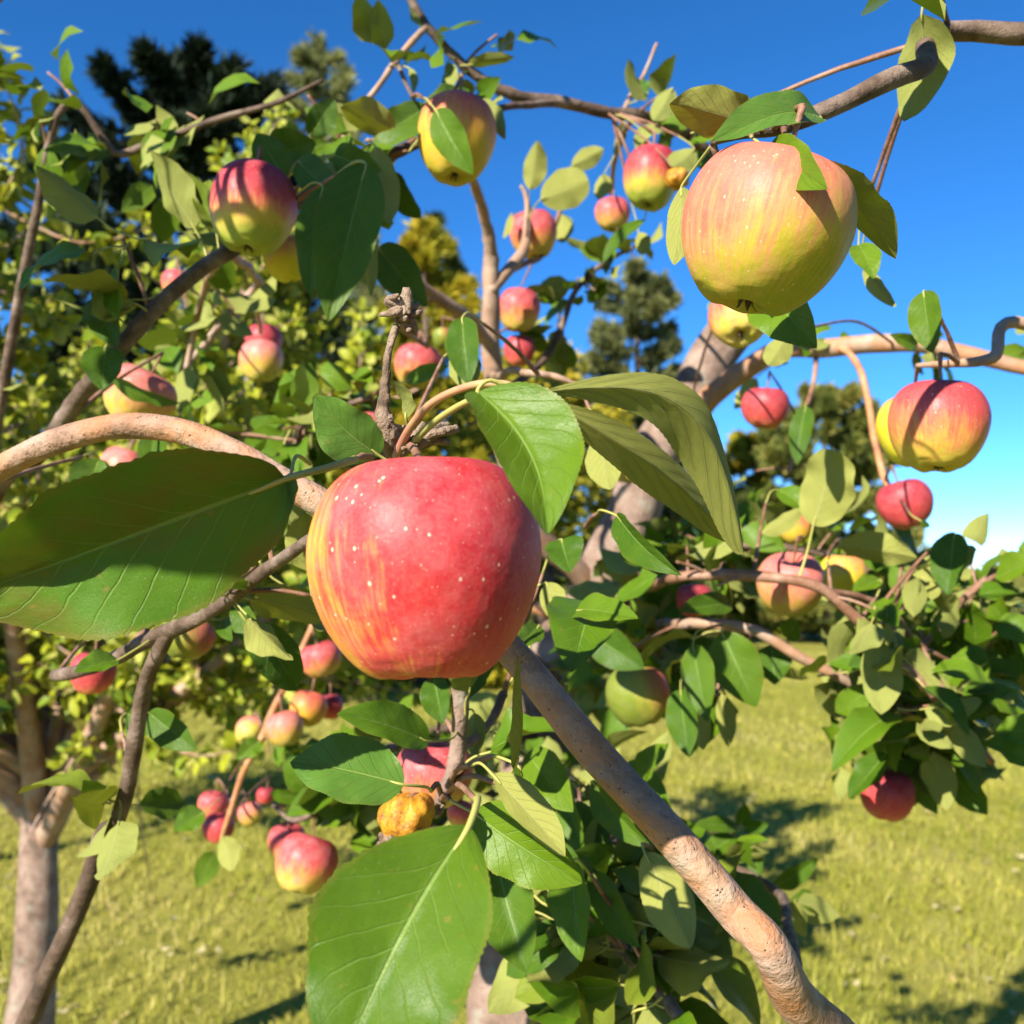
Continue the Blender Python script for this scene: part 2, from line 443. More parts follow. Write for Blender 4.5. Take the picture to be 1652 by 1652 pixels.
# ---------------------------------------------------------------- apples
PROFILE = [(0.0, 0.60), (0.05, 0.605), (0.13, 0.68), (0.25, 0.79), (0.42, 0.86), (0.62, 0.83), (0.81, 0.68), (0.94, 0.44), (1.0, 0.14),
           (0.965, -0.17), (0.86, -0.46), (0.715, -0.69), (0.56, -0.85), (0.42, -0.925), (0.29, -0.91), (0.19, -0.84), (0.10, -0.765), (0.0, -0.745)]
def apple_geo(seg=40, n=3, lobe=0.03, taper=0.0, seed=0, high=1.0, skew=0.0):
    pr = catmull(PROFILE, n)
    rg = np.random.default_rng(seed)
    ph = rg.uniform(0, 6.28, 6)
    V, Fc = [], []
    rows = len(pr)
    for i, (r, z) in enumerate(pr):
        for k in range(seg):
            a = 2 * math.pi * k / seg
            low = max(0.0, min(1.0, (-z - 0.1) / 0.8))
            top = max(0.0, min(1.0, (z - 0.3) / 0.5))
            w = 1 + lobe * math.cos(5 * a + ph[0]) * (low * 1.2 + top * 0.5) + 0.022 * math.cos(2 * a + ph[1]) + 0.018 * math.cos(3 * a + ph[2] + z)
            w *= 1 - taper * max(0, -z)
            rr = max(r, 0.002) * w
            zz = z * high * (1 + 0.03 * math.cos(a + ph[3])) + skew * rr * math.cos(a) * (0.5 + 0.5 * low)
            if z < -0.8: zz += lobe * 0.8 * math.cos(5 * a + ph[0])
            V.append((rr * math.cos(a), rr * math.sin(a), zz))
    for i in range(rows - 1):
        for k in range(seg):
            k2 = (k + 1) % seg
            Fc.append((i * seg + k, (i + 1) * seg + k, (i + 1) * seg + k2, i * seg + k2))
    return V, Fc
def calyx_geo(seed=0):
    """five dry sepals curling out of the basin, unit apple coordinates"""
    rg = np.random.default_rng(seed)
    V, Fc = [], []
    for k in range(5):
        a = k * 2 * math.pi / 5 + rg.uniform(-0.2, 0.2)
        d = np.array([math.cos(a), math.sin(a), 0]); s = np.array([-math.sin(a), math.cos(a), 0])
        b = len(V)
        for (rr, zz, ww) in ((0.03, -0.74, 0.035), (0.06, -0.82, 0.045), (0.07 + rg.uniform(0, 0.04), -0.90, 0.03), (0.12 + rg.uniform(-0.05, 0.05), -0.96, 0.006)):
            for sg in (-1, 0, 1):
                V.append(tuple(d * (rr + 0.012 * (sg == 0)) + s * ww * sg + np.array([0, 0, zz])))
        for i in range(3):
            for j in range(2):
                q = b + i * 3 + j
                Fc.append((q, q + 1, q + 4, q + 3))
    b = len(V)
    for i, (r, z) in enumerate(((0.055, -0.75), (0.05, -0.80), (0.02, -0.83))):
        for k in range(8):
            a = k * math.pi / 4
            V.append((r * math.cos(a), r * math.sin(a), z))
    for i in range(2):
        for k in range(8):
            Fc.append((b + i * 8 + k, b + i * 8 + (k + 1) % 8, b + (i + 1) * 8 + (k + 1) % 8, b + (i + 1) * 8 + k))
    return V, Fc

# ================================================================ the ground
def ground_mat():
    t = NT("lawn_soil")
    tc = t.n("ShaderNodeTexCoord").outputs["Object"]
    n1, n2, n3 = t.noise(tc, 0.55, 4, 0.6), t.noise(tc, 6.0, 5, 0.7), t.noise(tc, 60.0, 3, 0.7)
    c = t.ramp(t.math('ADD', t.math('MULTIPLY', n1, 0.6), t.math('MULTIPLY', n2, 0.5)), [(0.38, (0.24, 0.23, 0.04)), (0.55, (0.32, 0.31, 0.05)), (0.72, (0.42, 0.36, 0.10))])
    c = t.mix(t.math('MULTIPLY', t.math('SUBTRACT', n3, 0.45, clamp=True), 2.0, clamp=True), c, (0.13, 0.13, 0.03))
    return t.done(t.bsdf(c, 0.9, 0.1, t.bump(t.math('ADD', n2, n3), 0.8, 0.03)))
def grass_mat():
    t = NT("grass_blades")
    at = t.n("ShaderNodeAttribute"); at.attribute_name = "rnd"
    c = t.ramp(at.outputs["Fac"], [(0.0, (0.14, 0.17, 0.016)), (0.30, (0.29, 0.31, 0.028)), (0.58, (0.44, 0.40, 0.07)), (0.88, (0.52, 0.44, 0.14)), (1.0, (0.56, 0.46, 0.20))])
    b = t.bsdf(c, 0.55, 0.3)
    tr = t.n("ShaderNodeBsdfTranslucent"); t.l(c, tr.inputs[0])
    m = t.n("ShaderNodeMixShader"); m.inputs[0].default_value = 0.3; t.l(b, m.inputs[1]); t.l(tr.outputs[0], m.inputs[2])
    return t.done(m.outputs[0])
def gz(x, y):
    """height of the gently uneven lawn"""
    return 0.035 * np.sin(x * 0.9 + 0.4) * np.cos(y * 0.7) + 0.02 * np.sin(x * 2.1 + y * 1.7)
gx = np.concatenate([np.linspace(-600, -20, 16), np.linspace(-16, 16, 81), np.linspace(20, 600, 16)])
gy = np.concatenate([np.linspace(-300, -10, 10), np.linspace(-6, 40, 116), np.linspace(50, 900, 20)])
GX, GY = np.meshgrid(gx, gy)
fade = np.clip(1 - (np.abs(GX) - 12) / 8, 0, 1) * np.clip(1 - (GY - 30) / 10, 0, 1)
GV = np.stack([GX, GY, gz(GX, GY) * fade], -1).reshape(-1, 3)
nx, ny = len(gx), len(gy)
ii = (np.arange(ny - 1)[:, None] * nx + np.arange(nx - 1)[None, :]).ravel()
GF = np.stack([ii, ii + 1, ii + nx + 1, ii + nx], -1)
tag(link("ground", np_mesh("ground", GV, GF, [ground_mat()], smooth=True)), "sunlit mown lawn under the apple trees", None, None, "structure")

def blades(n, x0, x1, y0, y1, hmin, hmax, wid, power=1.0):
    y = y0 + (y1 - y0) * rng.random(n) ** power
    x = x0 + (x1 - x0) * rng.random(n)
    # clumps: shift toward clump centres
    cxs, cys = np.floor(x / 0.11), np.floor(y / 0.11)
    jit = np.sin(cxs * 12.9898 + cys * 78.233) * 43758.5453
    jit = jit - np.floor(jit)
    x += (0.5 - (x / 0.11 - cxs)) * 0.11 * 0.45 * jit
    h = (hmin + (hmax - hmin) * rng.random(n)) * (0.6 + 0.8 * jit)
    a = rng.random(n) * 6.283
    lean = rng.random(n) * 0.9
    la = rng.random(n) * 6.283
    z = gz(x, y)
    w = wid * (0.6 + 0.8 * rng.random(n)) * (1 + y * 0.05)
    ca, sa = np.cos(a) * w, np.sin(a) * w
    mx, my = x + np.cos(la) * lean * h * 0.35, y + np.sin(la) * lean * h * 0.35
    tx, ty = x + np.cos(la) * lean * h * 1.1, y + np.sin(la) * lean * h * 1.1
    V = np.stack([np.stack([x - ca, y - sa, z - 0.004], -1), np.stack([x + ca, y + sa, z - 0.004], -1),
                  np.stack([mx - ca * .8, my - sa * .8, z + h * 0.55], -1), np.stack([mx + ca * .8, my + sa * .8, z + h * 0.55], -1),
                  np.stack([tx, ty, z + h * (1 - 0.35 * lean)], -1)], 1).reshape(-1, 3)
    b = (np.arange(n) * 5)[:, None]
    T = np.concatenate([b + [0, 1, 3], b + [0, 3, 2], b + [2, 3, 4]], 0)
    patch = 0.53 + 0.30 * np.sin(x * 1.3 + 1.0 + 0.7 * np.sin(y * 0.8)) * np.cos(y * 0.9 + x * 0.3) + 0.22 * np.sin(x * 4.1 + y * 3.3)
    r = np.clip(patch * 0.55 + rng.random(n) * 0.5 - 0.06, 0, 1)
    return V, T, np.repeat(r, 5)
parts = [blades(2600, -5, 5, 2.6, 9, 0.08, 0.16, 0.0026, 1.0), blades(90000, -5.2, 5.2, 2.4, 7.5, 0.02, 0.055, 0.0022, 1.0), blades(70000, -8, 8, 7.2, 20, 0.03, 0.06, 0.0032, 1.3)]
off, VV, TT, RR = 0, [], [], []
for V_, T__, R_ in parts:
    VV.append(V_); TT.append(T__ + off); RR.append(R_); off += len(V_)
tag(link("grass", np_mesh("grass", np.vstack(VV), np.vstack(TT), [grass_mat()], rnd=np.concatenate(RR))), "short yellow-green grass with dry patches on the lawn", "grass", None, "stuff")

# ================================================================ far trees
def foliage_mat(name, stops, trans=0.2, rough=0.6):
    t = NT(name)
    at = t.n("ShaderNodeAttribute"); at.attribute_name = "rnd"
    c = t.ramp(at.outputs["Fac"], stops)
    b = t.bsdf(c, rough, 0.25)
    tr = t.n("ShaderNodeBsdfTranslucent"); t.l(c, tr.inputs[0])
    m = t.n("ShaderNodeMixShader"); m.inputs[0].default_value = trans; t.l(b, m.inputs[1]); t.l(tr.outputs[0], m.inputs[2])
    return t.done(m.outputs[0])
MAT['pine'] = foliage_mat("pine_needles", [(0.0, (0.06, 0.08, 0.02)), (0.45, (0.17, 0.20, 0.04)), (0.8, (0.30, 0.31, 0.06)), (1.0, (0.42, 0.36, 0.09))], 0.35)
MAT['pine_blue'] = foliage_mat("pine_needles_bluish", [(0.0, (0.07, 0.085, 0.035)), (0.5, (0.20, 0.22, 0.075)), (1.0, (0.36, 0.36, 0.12))], 0.35)
MAT['golden'] = foliage_mat("golden_foliage", [(0.0, (0.18, 0.18, 0.015)), (0.5, (0.40, 0.36, 0.02)), (1.0, (0.58, 0.44, 0.04))], 0.4)
MAT['spruce'] = foliage_mat("shade_painted_spruce_needles", [(0.0, (0.006, 0.012, 0.006)), (0.6, (0.018, 0.032, 0.013)), (1.0, (0.04, 0.06, 0.022))], 0.1)  # near black: shade from other trees painted into the needle colour

def tufts(C, D, size, nb, wid, rg, spread=0.9):
    """needle tufts: at every centre C (n,3) with direction D, nb thin blades"""
    n = len(C)
    c = np.repeat(C, nb, 0); d = np.repeat(D, nb, 0)
    r = rg.normal(size=(n * nb, 3)); r /= np.linalg.norm(r, axis=1)[:, None]
    d = d + r * spread; d /= np.linalg.norm(d, axis=1)[:, None]
    s = np.cross(d, rg.normal(size=(n * nb, 3))); s /= np.linalg.norm(s, axis=1)[:, None] + 1e-9
    ln = (size * (0.6 + 0.8 * rg.random(n * nb)))[:, None]
    w = (wid * (0.6 + 0.8 * rg.random(n * nb)))[:, None]
    V = np.stack([c - s * w * 0.5, c + d * ln * 0.45 - s * w, c + d * ln, c + d * ln * 0.5 + s * w], 1).reshape(-1, 3)
    b = (np.arange(n * nb) * 4)[:, None]
    return V, b + [0, 1, 2, 3]
def conifer(name, x, y, h, r, mat, label, cat, seed, ntuft=4500, tsize=0.22, wid=0.018, base=0.06, shape=0.9, nb=9, droop=-0.1, group=None):
    """trunk, whorled limbs, tufts gathered along the limbs so that the outline stays ragged"""
    rg = np.random.default_rng(seed)
    root = tag(empty(name, (x, y, 0)), label, cat, group)
    V, Fc = tube(catmull([(0, 0, -0.1, h * 0.022), (0.03 * h * rg.normal() * 0.3, 0, h * 0.5, h * 0.013), (0, 0, h * 0.97, h * 0.003)], 8), 8)
    link("trunk", make_mesh("trunk", V, Fc, [MAT['bark_dark']]), root)
    C, D, R = [], [], []
    nl = int(26 + h * 6)
    for i in range(nl):
        f = (i + rg.random()) / nl
        z = h * (base + (0.97 - base) * f)
        rr = r * (1 - f) ** shape * rg.uniform(0.55, 1.12) + 0.10 * r
        a = i * 2.399 + rg.normal() * 0.5
        up = 0.35 * f + droop + rg.normal() * 0.1
        k = max(4, int(ntuft / nl * (rr / r + 0.25) * 1.3))
        s = rg.random(k) ** 0.42
        side = rg.normal(size=k) * 0.16 * rr * (1.1 - s)
        dx, dy = math.cos(a), math.sin(a)
        px = dx * rr * s - dy * side; py = dy * rr * s + dx * side
        pz = z + up * rr * s + 0.12 * rr * s * s + rg.normal(size=k) * 0.05 * rr
        C.append(np.stack([px, py, pz], -1))
        dd = np.stack([np.full(k, dx) - dy * side / (0.1 * rr + 1e-6) * 0.3, np.full(k, dy) + dx * side / (0.1 * rr + 1e-6) * 0.3, np.full(k, 0.35)], -1)
        D.append(dd / np.linalg.norm(dd, axis=1)[:, None])
        R.append(np.clip(rg.uniform(0.15, 0.75) + 0.25 * rg.normal(size=k) + 0.2 * (s - 0.5), 0, 1))
    k = ntuft // 30
    C.append(np.stack([rg.normal(size=k) * 0.04 * r, rg.normal(size=k) * 0.04 * r, h * (0.9 + 0.1 * rg.random(k))], -1)); D.append(np.tile([[0, 0, 1.0]], (k, 1))); R.append(rg.random(k))
    V, T = tufts(np.vstack(C), np.vstack(D), tsize, nb, wid, rg)
    tag(link("crown", np_mesh("crown", V, T, [mat], rnd=np.repeat(np.concatenate(R), nb * 4)), root), None, None, None, "stuff")
    return root
def at_ground(px, d):
    return (px - 826) / F * d, d
def round_tree(name, x, y, h, r, mat, label, cat, seed, nleaf=9000, lsize=0.09, base=0.2, group=None):
    """broadleaf tree or bush: trunk with forking limbs, leaf quads gathered in clumps at the limb ends"""
    rg = np.random.default_rng(seed)
    root = tag(empty(name, (x, y, 0)), label, cat, group)
    V, Fc = tube(catmull([(0, 0, -0.1, h * 0.025), (0.05, 0, h * 0.35, h * 0.018), (0, 0.03, h * 0.7, h * 0.006)], 6), 8)
    link("trunk", make_mesh("trunk", V, Fc, [MAT['bark_dark']]), root)
    cl = []
    for i in range(90):
        a, u = rg.random() * 6.283, rg.random()
        rr = r * math.sqrt(rg.uniform(0.1, 1)); zz = h * (base + (1 - base) * u)
        env = math.sin(math.pi * min(1, 0.12 + 0.88 * u)) ** 0.6
        cl.append((rr * env * math.cos(a), rr * env * math.sin(a), zz, r * rg.uniform(0.16, 0.34)))
    tip = [c for c in cl[:9]]
    LV, LF = [], []
    for c in tip:
        v, f = tube(catmull([(0, 0, h * 0.25, h * 0.012), (c[0] * 0.5, c[1] * 0.5, (h * 0.3 + c[2]) * 0.5, h * 0.007), (c[0], c[1], c[2], h * 0.002)], 4), 6)
        link("limb", make_mesh("limb", v, f, [MAT['bark_dark']]), root)
    k = nleaf // len(cl)
    C, R = [], []
    for c in cl:
        v = rg.normal(size=(k, 3)); v /= np.linalg.norm(v, axis=1)[:, None]
        C.append(np.array(c[:3]) + v * c[3] * (rg.random(k) ** 0.45)[:, None] * np.array([1, 1, 0.75]))
        R.append(np.clip(rg.uniform(0.2, 0.7) + 0.2 * rg.normal(size=k) + 0.2 * v[:, 2], 0, 1))
    C = np.vstack(C); n = len(C)
    nrm = rg.normal(size=(n, 3)) + np.array([-0.3, -0.5, 0.8]); nrm /= np.linalg.norm(nrm, axis=1)[:, None]
    s = np.cross(nrm, rg.normal(size=(n, 3))); s /= np.linalg.norm(s, axis=1)[:, None]
    d = np.cross(nrm, s)
    ln = (lsize * (0.6 + 0.8 * rg.random(n)))[:, None]
    V = np.stack([C - d * ln * 0.5, C - s * ln * 0.28, C + d * ln * 0.5, C + s * ln * 0.28], 1).reshape(-1, 3)
    b = (np.arange(n) * 4)[:, None]
    tag(link("crown", np_mesh("crown", V, b + [0, 1, 2, 3], [mat], rnd=np.repeat(np.concatenate(R), 4)), root), None, None, None, "stuff")
    return root

G = "trees beyond the lawn"
def far(fn, name, px, d, *a, **k):
    x, y = at_ground(px, d)
    fn(name, x, y, *a, group=G, **k)
far(conifer, "pine_tree", 1030, 22, 8.6, 1.75, MAT['pine_blue'], "tall grey-green pine showing between the leaning limb and the upright branch", "tree", 21, 7500, 0.22, 0.030, 0.03, 0.42, nb=9)
far(conifer, "pine_tree", 1335, 24, 6.1, 2.3, MAT['pine'], "rounded green pine standing behind the hanging twig with a red apple", "tree", 22, 8500, 0.22, 0.032, 0.02, 0.36, nb=9)
far(conifer, "pine_tree", 1195, 27, 5.4, 2.0, MAT['golden'], "small yellowish conifer seen behind the leaning limb", "tree", 23, 5200, 0.22, 0.032, 0.02, 0.5)
far(conifer, "cypress_tree", 680, 14, 6.6, 1.5, MAT['golden'], "golden conical conifer behind the upright branch", "tree", 24, 9500, 0.17, 0.024, 0.02, 0.6)
far(conifer, "spruce_tree", 700, 21, 9.3, 1.7, MAT['pine'], "slender dark pointed conifer rising behind the golden conifer", "tree", 25, 6000, 0.22, 0.028, 0.03, 0.8)
far(conifer, "pine_tree", 500, 19, 12.2, 2.0, MAT['pine_blue'], "very tall airy pine whose top shows through the twigs", "tree", 26, 5200, 0.24, 0.018, 0.05, 0.5)
far(conifer, "spruce_tree", 290, 14, 9.0, 3.3, MAT['spruce'], "dense nearly black spruce behind the leafy apple boughs", "tree", 27, 9000, 0.24, 0.03, 0.01, 0.45)
far(round_tree, "golden_tree", 870, 18, 5.6, 1.9, MAT['golden'], "bushy yellow-green tree in the gap around the upright branch", "tree", 28, 34000, 0.12, 0.0)
far(round_tree, "leafy_bush", 1080, 30, 3.2, 3.0, MAT['pine'], "low dark green bush at the foot of the tall pine", "bush", 29, 9000, 0.15, 0.0)
far(round_tree, "leafy_bush", 1430, 27, 2.3, 1.9, MAT['golden'], "low yellowish bush at the foot of the rounded pine", "bush", 30, 7000, 0.13, 0.0)
far(round_tree, "leafy_bush", 1720, 40, 2.3, 4.0, MAT['pine'], "wide low bush on the horizon under open sky", "bush", 31, 9000, 0.18, 0.0)
far(round_tree, "leafy_bush", 760, 33, 3.0, 4.5, MAT['pine'], "long green bush on the horizon beyond the upright branch", "bush", 32, 12000, 0.18, 0.0)
far(round_tree, "leafy_bush", 330, 30, 3.0, 5.0, MAT['pine'], "broad green bush on the horizon beside the dark spruce", "bush", 33, 12000, 0.18, 0.0)
# out-of-view trees added right of and behind the viewer to darken the shade
MAT['orchard'] = foliage_mat("added_tree_foliage", [(0.0, (0.03, 0.06, 0.006)), (0.6, (0.07, 0.12, 0.01)), (1.0, (0.12, 0.17, 0.015))], 0.15)
for k, (ox, oy, oh, ow) in enumerate(((3.3, 1.0, 3.4, "lowest unseen round tree added for shade"), (2.7, -1.9, 3.7, "middle-sized unseen round tree added for shade"), (0.9, -4.2, 4.1, "tallest unseen round tree added for shade"))):
    round_tree("apple_tree", ox, oy, oh, 1.5, MAT['orchard'], ow + " across the lawn from the leaning limb", "tree", 40 + k, 15000, 0.075, 0.12, group="unseen trees added beside the viewer")

# ================================================================ the near apple tree: trunk, branches
TREE = tag(empty("apple_tree", (0.0, 1.36, 0.0)), "apple tree with a leaning grey limb and an arching bough behind the big red apple", "tree")
TREE_INV = T_((0.0, -1.36, 0.0))
BR = {}            # name -> (object, samples (n,3), radii)
def branch(key, pts, mat, name="branch", world=(), seg=12, knob=0.12, wpre=()):
    """pts: px, py, distance, width in px; world / wpre: further points x, y, z, radius after / before them"""
    rows = [tuple(w) for w in wpre] + [tuple(P(a, b, d)) + (w * d / F / 2,) for a, b, d, w in pts] + [tuple(w) for w in world]
    A = catmull(rows, 9)
    # small wander so that nothing is ruled
    for i in range(1, len(A) - 1):
        a_, b_, c_ = A[i, :3] * 21.0
        q = (math.sin(b_ * 1.3 + 2 * math.sin(c_)), math.sin(c_ * 1.1 + 2 * math.sin(a_ + 1)), math.sin(a_ * 1.2 + 2 * math.sin(b_ + 2)))
        A[i, :3] += np.array(q) * min(A[i, 3] * 0.30, 0.006)
    V, Fc = tube(A, seg, knob, seed=len(BR))
    o = link(name, make_mesh(name, V, Fc, [MAT[mat]]), TREE, TREE_INV)
    BR[key] = (o, A[:, :3], A[:, 3])
    return o
branch('limb', [(1260, 260, 1.50, 34), (1243, 390, 1.48, 58), (1188, 515, 1.45, 74), (1122, 625, 1.44, 80), (1060, 735, 1.43, 86), (1003, 850, 1.42, 86), (955, 955, 1.41, 92), (900, 1100, 1.40, 108),
                (868, 1200, 1.39, 118), (840, 1400, 1.37, 130), (825, 1600, 1.36, 145)], 'bark', 'trunk', world=[(0.0, 1.35, 0.45, 0.068), (0.0, 1.36, -0.08, 0.085)], seg=22, knob=0.07)
branch('arch', [(-140, 850, .52, 36), (-40, 775, .51, 40), (30, 733, .50, 42), (100, 706, .49, 40), (190, 690, .48, 41), (290, 702, .47, 43), (370, 738, .46, 45), (440, 778, .45, 45), (520, 822, .44, 46), (620, 885, .435, 47), (740, 965, .43, 45),
                (840, 1062, .43, 48), (900, 1128, .425, 51), (965, 1205, .42, 55), (1060, 1318, .41, 57), (1180, 1470, .40, 62), (1270, 1590, .40, 67)], 'bark_arch', world=[tuple(P(1380, 1850, .55)) + (.013,), tuple(P(1330, 2300, .95)) + (.018,), (0.03, 1.35, 0.35, 0.03)], seg=18, knob=0.09)
branch('right', [(1118, 668, 1.43, 52), (1145, 640, 1.40, 36), (1190, 603, 1.36, 34), (1260, 570, 1.30, 32), (1350, 557, 1.24, 31), (1430, 557, 1.20, 30), (1500, 562, 1.18, 28), (1640, 590, 1.15, 24), (1760, 610, 1.12, 18)], 'bark_young', seg=14, knob=0.05)
branch('hang', [(1345, 556, 1.24, 14), (1368, 570, 1.21, 12), (1388, 600, 1.18, 11), (1404, 650, 1.16, 12), (1414, 715, 1.14, 12), (1432, 780, 1.12, 11), (1462, 850, 1.12, 7), (1478, 895, 1.12, 6)], 'twig_orange', 'twig', seg=8)
branch('hang2', [(1318, 562, 1.26, 9), (1314, 600, 1.24, 8), (1305, 640, 1.22, 8), (1290, 690, 1.2, 8), (1272, 765, 1.2, 7)], 'twig', 'twig', seg=8)
branch('top', [(1262, 290, 1.49, 26), (1215, 285, 1.3, 24), (1150, 250, 1.12, 22), (1100, 210, 1.08, 22), (1040, 190, 1.05, 20), (970, 182, 1.02, 19), (900, 166, 1.0, 19), (840, 158, .98, 19), (790, 135, .97, 17), (750, 105, .96, 16), (690, 40, .95, 14), (640, -40, .95, 12)], 'bark_dark')
branch('top2', [(900, 168, 1.0, 13), (850, 172, .96, 12), (810, 176, .93, 11), (760, 190, .9, 9), (742, 172, .87, 6)], 'bark_dark', 'twig', seg=8)
branch('up', [(955, 960, 1.41, 40), (860, 850, 1.33, 36), (808, 720, 1.27, 33), (792, 600, 1.23, 31), (790, 500, 1.20, 29), (788, 440, 1.19, 27), (790, 385, 1.17, 20), (780, 335, 1.14, 17), (762, 290, 1.10, 15), (738, 240, 1.02, 11), (730, 195, .95, 9), (745, 120, .96, 8)], 'bark_tan')
branch('fork', [(792, 470, 1.19, 18), (815, 440, 1.2, 20), (842, 405, 1.24, 18), (850, 360, 1.27, 11), (848, 320, 1.28, 8), (840, 300, 1.28, 6)], 'bark_tan', 'twig', seg=8)
branch('fork2', [(815, 440, 1.2, 14), (850, 425, 1.25, 9), (875, 410, 1.3, 8), (905, 330, 1.32, 7), (900, 290, 1.32, 4)], 'twig', 'twig', seg=8)
branch('left_up', [(-40, 860, .8, 34), (60, 735, .76, 32), (130, 640, .72, 28), (200, 558, .70, 26), (262, 488, .70, 26), (330, 430, .71, 26), (372, 402, .72, 26), (440, 352, .76, 25), (520, 310, .80, 24), (600, 268, .82, 22), (670, 232, .84, 18), (735, 205, .88, 12)],
       'bark_dark', wpre=[(0.0, 1.36, 0.25, 0.035), (-0.45, 1.25, 0.7, 0.022), (-0.72, 1.0, 1.2, 0.014)])
branch('twig_a', [(365, 406, .72, 14), (415, 455, 1.15, 15), (370, 505, 1.18, 15), (325, 560, 1.2, 12), (285, 600, 1.2, 9)], 'bark_tan', 'twig', seg=8)
branch('twig_b', [(350, 428, .75, 10), (336, 450, 1.0, 10), (316, 530, 1.1, 11), (300, 610, 1.12, 9), (296, 650, 1.12, 6)], 'bark_tan', 'twig', seg=8)
branch('twig_c', [(415, 455, 1.15, 9), (416, 495, 1.25, 8), (420, 535, 1.36, 7)], 'bark_tan', 'twig', seg=8)
branch('top_left', [(690, 40, .95, 12), (640, 95, .93, 10), (620, 125, .92, 10), (590, 165, .90, 10), (565, 205, .87, 9), (545, 245, .85, 9), (530, 300, .82, 7)], 'bark_tan', 'twig', seg=8)
branch('hook', [(640, 95, .93, 8), (655, 135, .9, 7), (668, 160, .84, 6)], 'bark_dark', 'twig', seg=8)
branch('low_left', [(560, 842, .44, 24), (495, 875, .46, 20), (440, 912, .50, 22), (340, 985, .56, 24), (262, 1026, .60, 26), (190, 1062, .64, 24), (90, 1090, .68, 20)], 'bark_dark', seg=10)
branch('low_left2', [(280, 1015, .59, 22), (262, 1050, .60, 24), (238, 1110, .62, 25), (215, 1215, .64, 26), (190, 1330, .66, 26)], 'bark_dark', seg=10, world=[tuple(P(120, 1480, .72)) + (.007,), (-0.55, 0.95, 0.7, .012), (0.0, 1.36, 0.25, 0.02)])
branch('orange', [(930, 1010, 1.41, 16), (700, 930, 1.36, 13), (545, 930, 1.32, 11), (515, 990, 1.31, 10), (488, 1045, 1.30, 10), (442, 1140, 1.28, 11), (425, 1190, 1.28, 12), (392, 1250, 1.28, 10), (370, 1320, 1.28, 10), (358, 1355, 1.28, 7)], 'twig_orange', 'twig', seg=8)
branch('spur_low', [(690, 935, .435, 30), (728, 1000, .50, 28), (738, 1090, .56, 27), (740, 1150, .57, 27), (732, 1225, .57, 26), (716, 1275, .56, 24), (700, 1310, .55, 18)], 'bark', 'spur', seg=12, knob=0.22)
branch('stub_side', [(738, 1210, .57, 16), (775, 1185, .60, 15), (800, 1150, .62, 14), (813, 1120, .63, 15)], 'bark', 'spur', seg=8, knob=0.2)
branch('spur', [(600, 872, .438, 26), (618, 800, .42, 26), (632, 735, .40, 30), (628, 700, .392, 30), (622, 660, .39, 24), (624, 610, .392, 14), (630, 560, .394, 12), (640, 525, .395, 12)], 'dry', 'spur', seg=12, knob=0.3)
branch('spur_side', [(632, 735, .40, 22), (665, 718, .385, 20), (700, 700, .385, 16), (738, 690, .39, 13)], 'dry', 'spur', seg=10, knob=0.3)
branch('mid_tan', [(792, 610, 1.22, 16), (825, 600, .9, 12), (850, 600, .72, 12), (895, 606, .70, 11), (930, 620, .7, 8)], 'bark_tan', 'twig', seg=8)
branch('tan_left', [(790, 560, 1.22, 18), (745, 508, 1.15, 22), (690, 470, 1.1, 20), (645, 440, 1.06, 18), (600, 415, 1.03, 15), (560, 385, 1.0, 12)], 'bark_tan')
branch('tan_left2', [(700, 478, 1.1, 13), (665, 500, 1.12, 12), (645, 525, 1.14, 10), (690, 560, 1.2, 7)], 'bark_tan', 'twig', seg=8)
branch('long_right', [(985, 985, 1.40, 24), (1010, 965, 1.1, 18), (1080, 932, .86, 17), (1180, 926, .82, 18), (1290, 936, .80, 18), (1350, 968, .80, 18), (1420, 1040, .80, 17), (1495, 1115, .80, 16), (1600, 1230, .82, 12)], 'twig', seg=10)
branch('long_right2', [(1335, 955, .80, 11), (1390, 965, .82, 11), (1440, 985, .84, 11), (1480, 1035, .86, 9), (1560, 1080, .88, 6)], 'twig', 'twig', seg=8)
branch('low_right', [(975, 1010, 1.40, 22), (1040, 1012, 1.1, 19), (1100, 1005, .92, 18), (1170, 1010, .88, 18), (1225, 1022, .87, 18), (1280, 1055, .87, 18), (1350, 1090, .87, 17), (1445, 1138, .88, 14), (1540, 1200, .9, 10)], 'bark_tan', seg=10)
branch('dark_right', [(925, 1080, 1.40, 22), (980, 1070, 1.2, 16), (1040, 1060, 1.05, 14), (1110, 1085, 1.0, 12), (1170, 1130, .98, 9)], 'bark_dark', 'twig', seg=8)
branch('top_shoot', [(1002, 186, 1.05, 8), (1020, 150, 1.08, 8), (1040, 120, 1.1, 6), (1060, 70, 1.1, 5)], 'bark_tan', 'twig', seg=8)
branch('top_hang', [(1022, 190, 1.05, 9), (1000, 225, 1.12, 9), (990, 275, 1.2, 8), (985, 312, 1.35, 6)], 'bark_tan', 'twig', seg=8)
branch('bottom', [(905, 1230, 1.39, 24), (950, 1350, .9, 22), (985, 1500, .7, 26), (1030, 1560, .66, 26), (1100, 1650, .62, 20)], 'bark_dark', 'branch', seg=10)
branch('bottom_b', [(940, 1320, .95, 14), (960, 1352, .85, 14), (1005, 1362, .75, 12), (1060, 1390, .7, 8)], 'bark_dark', 'twig', seg=8)
branch('bottom_r', [(1300, 1650, .5, 22), (1260, 1450, .9, 16), (1210, 1408, 1.05, 13), (1150, 1388, 1.1, 10), (1190, 1330, 1.15, 6)], 'bark_dark', 'twig', seg=8)
branch('edge_r', [(1640, 900, 1.0, 14), (1560, 960, .98, 13), (1490, 1040, .95, 12), (1430, 1120, .92, 10), (1380, 1180, .9, 8), (1345, 1230, .9, 5)], 'twig', 'twig', seg=8)
